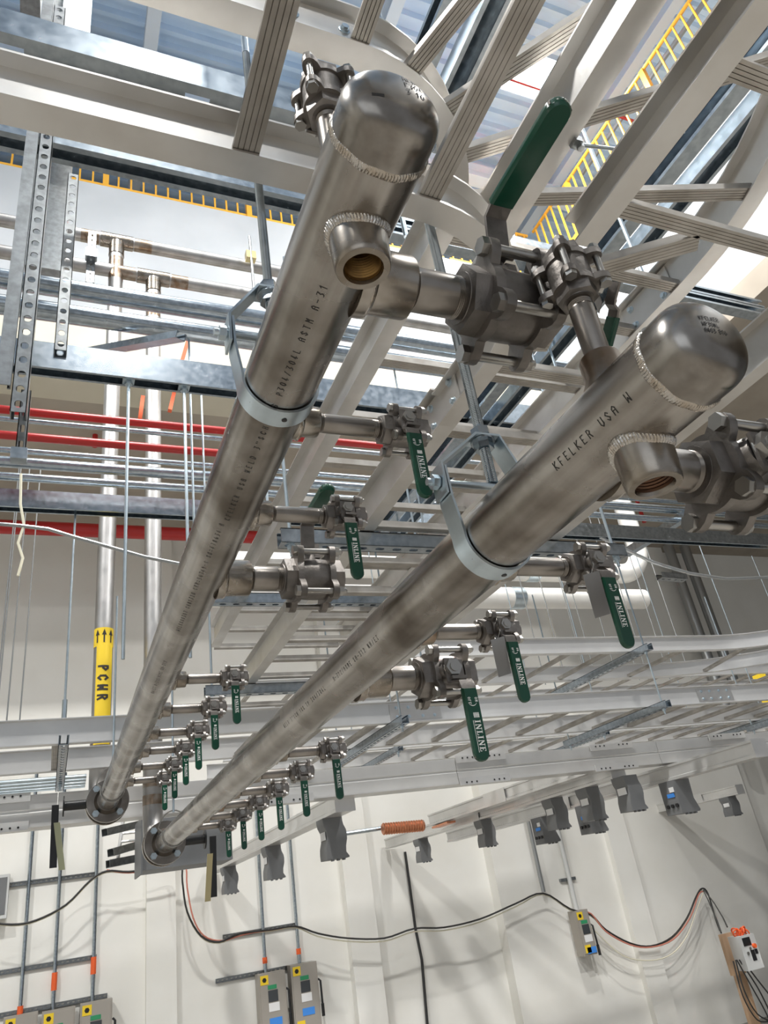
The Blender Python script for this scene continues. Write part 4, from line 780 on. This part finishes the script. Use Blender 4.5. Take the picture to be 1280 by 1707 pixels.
for px0,px1,py0,py1,lab in ((884,906,1385,1487,'dark conduit drop where the sagging cords meet at right of centre'),):
    a=P(px1,py1,'y',9.5); one('conduit_drop',lab,'conduit',MB().cyl((a.x,9.5,a.z),(a.x,9.5,a.z+1.2),.028,10),'flex')
q=P(675,1420,'y',YS); one('wall_cable','dark cable running straight down the wall at bottom centre','cable',MB().tube([wpt(675,1420),wpt(682,1470),wpt(692,1546),wpt(703,1600),wpt(712,1707),wpt(716,1760)],.018,8),'cord')
# temporary cords
c1=[(-30,1536),(20,1541),(60,1534),(110,1508),(150,1468),(178,1452),(215,1453),(262,1446),(300,1440),(304,1470),(312,1520),(335,1560),(365,1570),(400,1556),(450,1550),(492,1544),(530,1556),(580,1564),(640,1564),(690,1548),(740,1546),(800,1532),(860,1506),(905,1489),(950,1515),(985,1525),(1010,1550),(1050,1572),(1085,1577),(1120,1562),(1145,1530),(1160,1495),(1170,1481),(1180,1490),(1192,1530),(1200,1552)]
def smooth(p,n=4):
    o=[]
    for i in range(len(p)-1):
        p0=p[max(i-1,0)];p1=p[i];p2=p[i+1];p3=p[min(i+2,len(p)-1)]
        for k in range(n):
            t_=k/n; o.append(tuple(.5*((2*p1[j])+(-p0[j]+p2[j])*t_+(2*p0[j]-5*p1[j]+4*p2[j]-p3[j])*t_*t_+(-p0[j]+3*p1[j]-3*p2[j]+p3[j])*t_**3) for j in (0,1)))
    o.append(p[-1]); return o
def cordline(c,y,r,m,name,lab): one(name,lab,'cord',MB().tube([P(a,b,'y',y if a<1150 else y-.0*(a-1150)) for a,b in smooth(c)],r,6),m,'temporary cords along the back wall')
cordline(c1,9.42,.011,'cord','temporary_cord','black temporary cord swagged along the whole back wall')
cordline([(a,b+2.2+(3 if 500<a<900 else 0)) for a,b in c1[:-3]],9.44,.008,'cordw','temporary_cord','cream temporary cord swagged beside the black one')
cordline([(178,1450),(215,1455),(262,1448),(306,1438),(312,1480),(322,1530),(340,1560),(370,1568),(410,1557),(470,1547)],9.43,.009,'cordr','temporary_cord','pink red cord swagged from the flanges to the middle wall strut')
cordline([(965,1520),(985,1523),(1010,1553),(1050,1575),(1085,1579),(1122,1566),(1150,1530),(1164,1492),(1172,1486)],9.41,.009,'cordr','temporary_cord','pink red cord looping from the lone switch up to the right peak')
cordline([(962,1522),(1000,1560),(1040,1594),(1085,1601),(1120,1590),(1145,1560),(1160,1520),(1172,1488)],9.41,.007,'cordw','temporary_cord','cream cord making the lowest loop at the right')
# power box on a lumber post
yp=6.6; a=P(1212,1562,'y',yp); x0,z1=a.x,a.z
t=T('lumber_post','rough lumber post with a backboard at the bottom right corner','wooden post',(x0+.1,yp+.1,FZ))
q=P(1222,1600,'y',yp+.06); t.part('post',MB().bx(x0+.0,x0+.12,yp+.04,yp+.08,FZ,z1-.2),'wood'); t.part('backboard',MB().bx(x0-.07,x0+.10,yp+.0,yp+.04,z1-.32,z1+.03),'wood')
q=P(1232,1707,'y',yp); t.part('brace',MB().prism([(0,0),(.34,-.75),(.26,-.8),(-.06,-.12)],(x0+.0,yp+.04,z1-.75),-X,Z,Y,.04),'wood')
t=T('distribution_box','small light grey power box with orange switch on the lumber post','electrical box',(x0,yp,z1-.28),)
t.part('enclosure',MB().bx(x0,x0+.21,yp-.14,yp,z1-.29,z1),'lt'); t.part('nameplate',MB().bx(x0+.04,x0+.14,yp-.143,yp-.14,z1-.09,z1-.02),'black'); t.part('switch',MB().cyl((x0+.16,yp-.165,z1-.10),(x0+.16,yp-.14,z1-.10),.02,14),'orange',label='orange rotary switch')
t.part('breaker_window',MB().bx(x0+.10,x0+.15,yp-.143,yp-.14,z1-.22,z1-.13),'black'); t.part('key_lock',MB().cyl((x0+.06,yp-.15,z1-.15),(x0+.06,yp-.14,z1-.15),.014,12),'bolt'); t.part('selector',MB().cyl((x0+.105,yp-.15,z1-.115),(x0+.105,yp-.14,z1-.115),.012,12),'bolt'); t.part('socket_plate',MB().bx(x0+.155,x0+.19,yp-.143,yp-.14,z1-.17,z1-.13),'black')
m=MB(); 
for k in range(9): c=V((x0+.02+.018*k,yp-.1+.02*math.sin(k*2),z1+.03+.015*math.sin(k*1.3))); m.torus(c,V((math.sin(k),math.cos(k),.4)),.028,.007,14,6)
one('orange_cord_coil','tangled orange cord lying on top of the power box','cord',m,'orange')
for k,(c,lab) in enumerate((([(1172,1484),(1180,1500),(1195,1535),(1202,1555)],'leftmost dark cord dropping into the top of the power box'),([(1173,1483),(1190,1505),(1205,1530),(1212,1545)],'right dark cord dropping into the top of the power box'))): one('drop_cord',lab,'cord',MB().tube([P(a,b,'y',9.3-(9.3-6.6)*(i/(len(c)-1))) for i,(a,b) in enumerate(c)],.008,6),'cord','cords above the power box')
for k,c in enumerate(([(1228,1600),(1250,1640),(1275,1685),(1290,1720)],[(1232,1600),(1262,1645),(1285,1690),(1300,1715)],[(1236,1598),(1260,1630),(1290,1668)],[(1226,1600),(1240,1650),(1262,1690),(1290,1704)],[(1222,1602),(1238,1660),(1262,1700),(1285,1702)])):
    one('extension_cord','dark power cord leaving the underside of the power box, %s from the left'%ordn[k],'cord',MB().tube([P(a,b,'y',6.52) for a,b in smooth(c)],.007,6),'cord','cords under the power box')
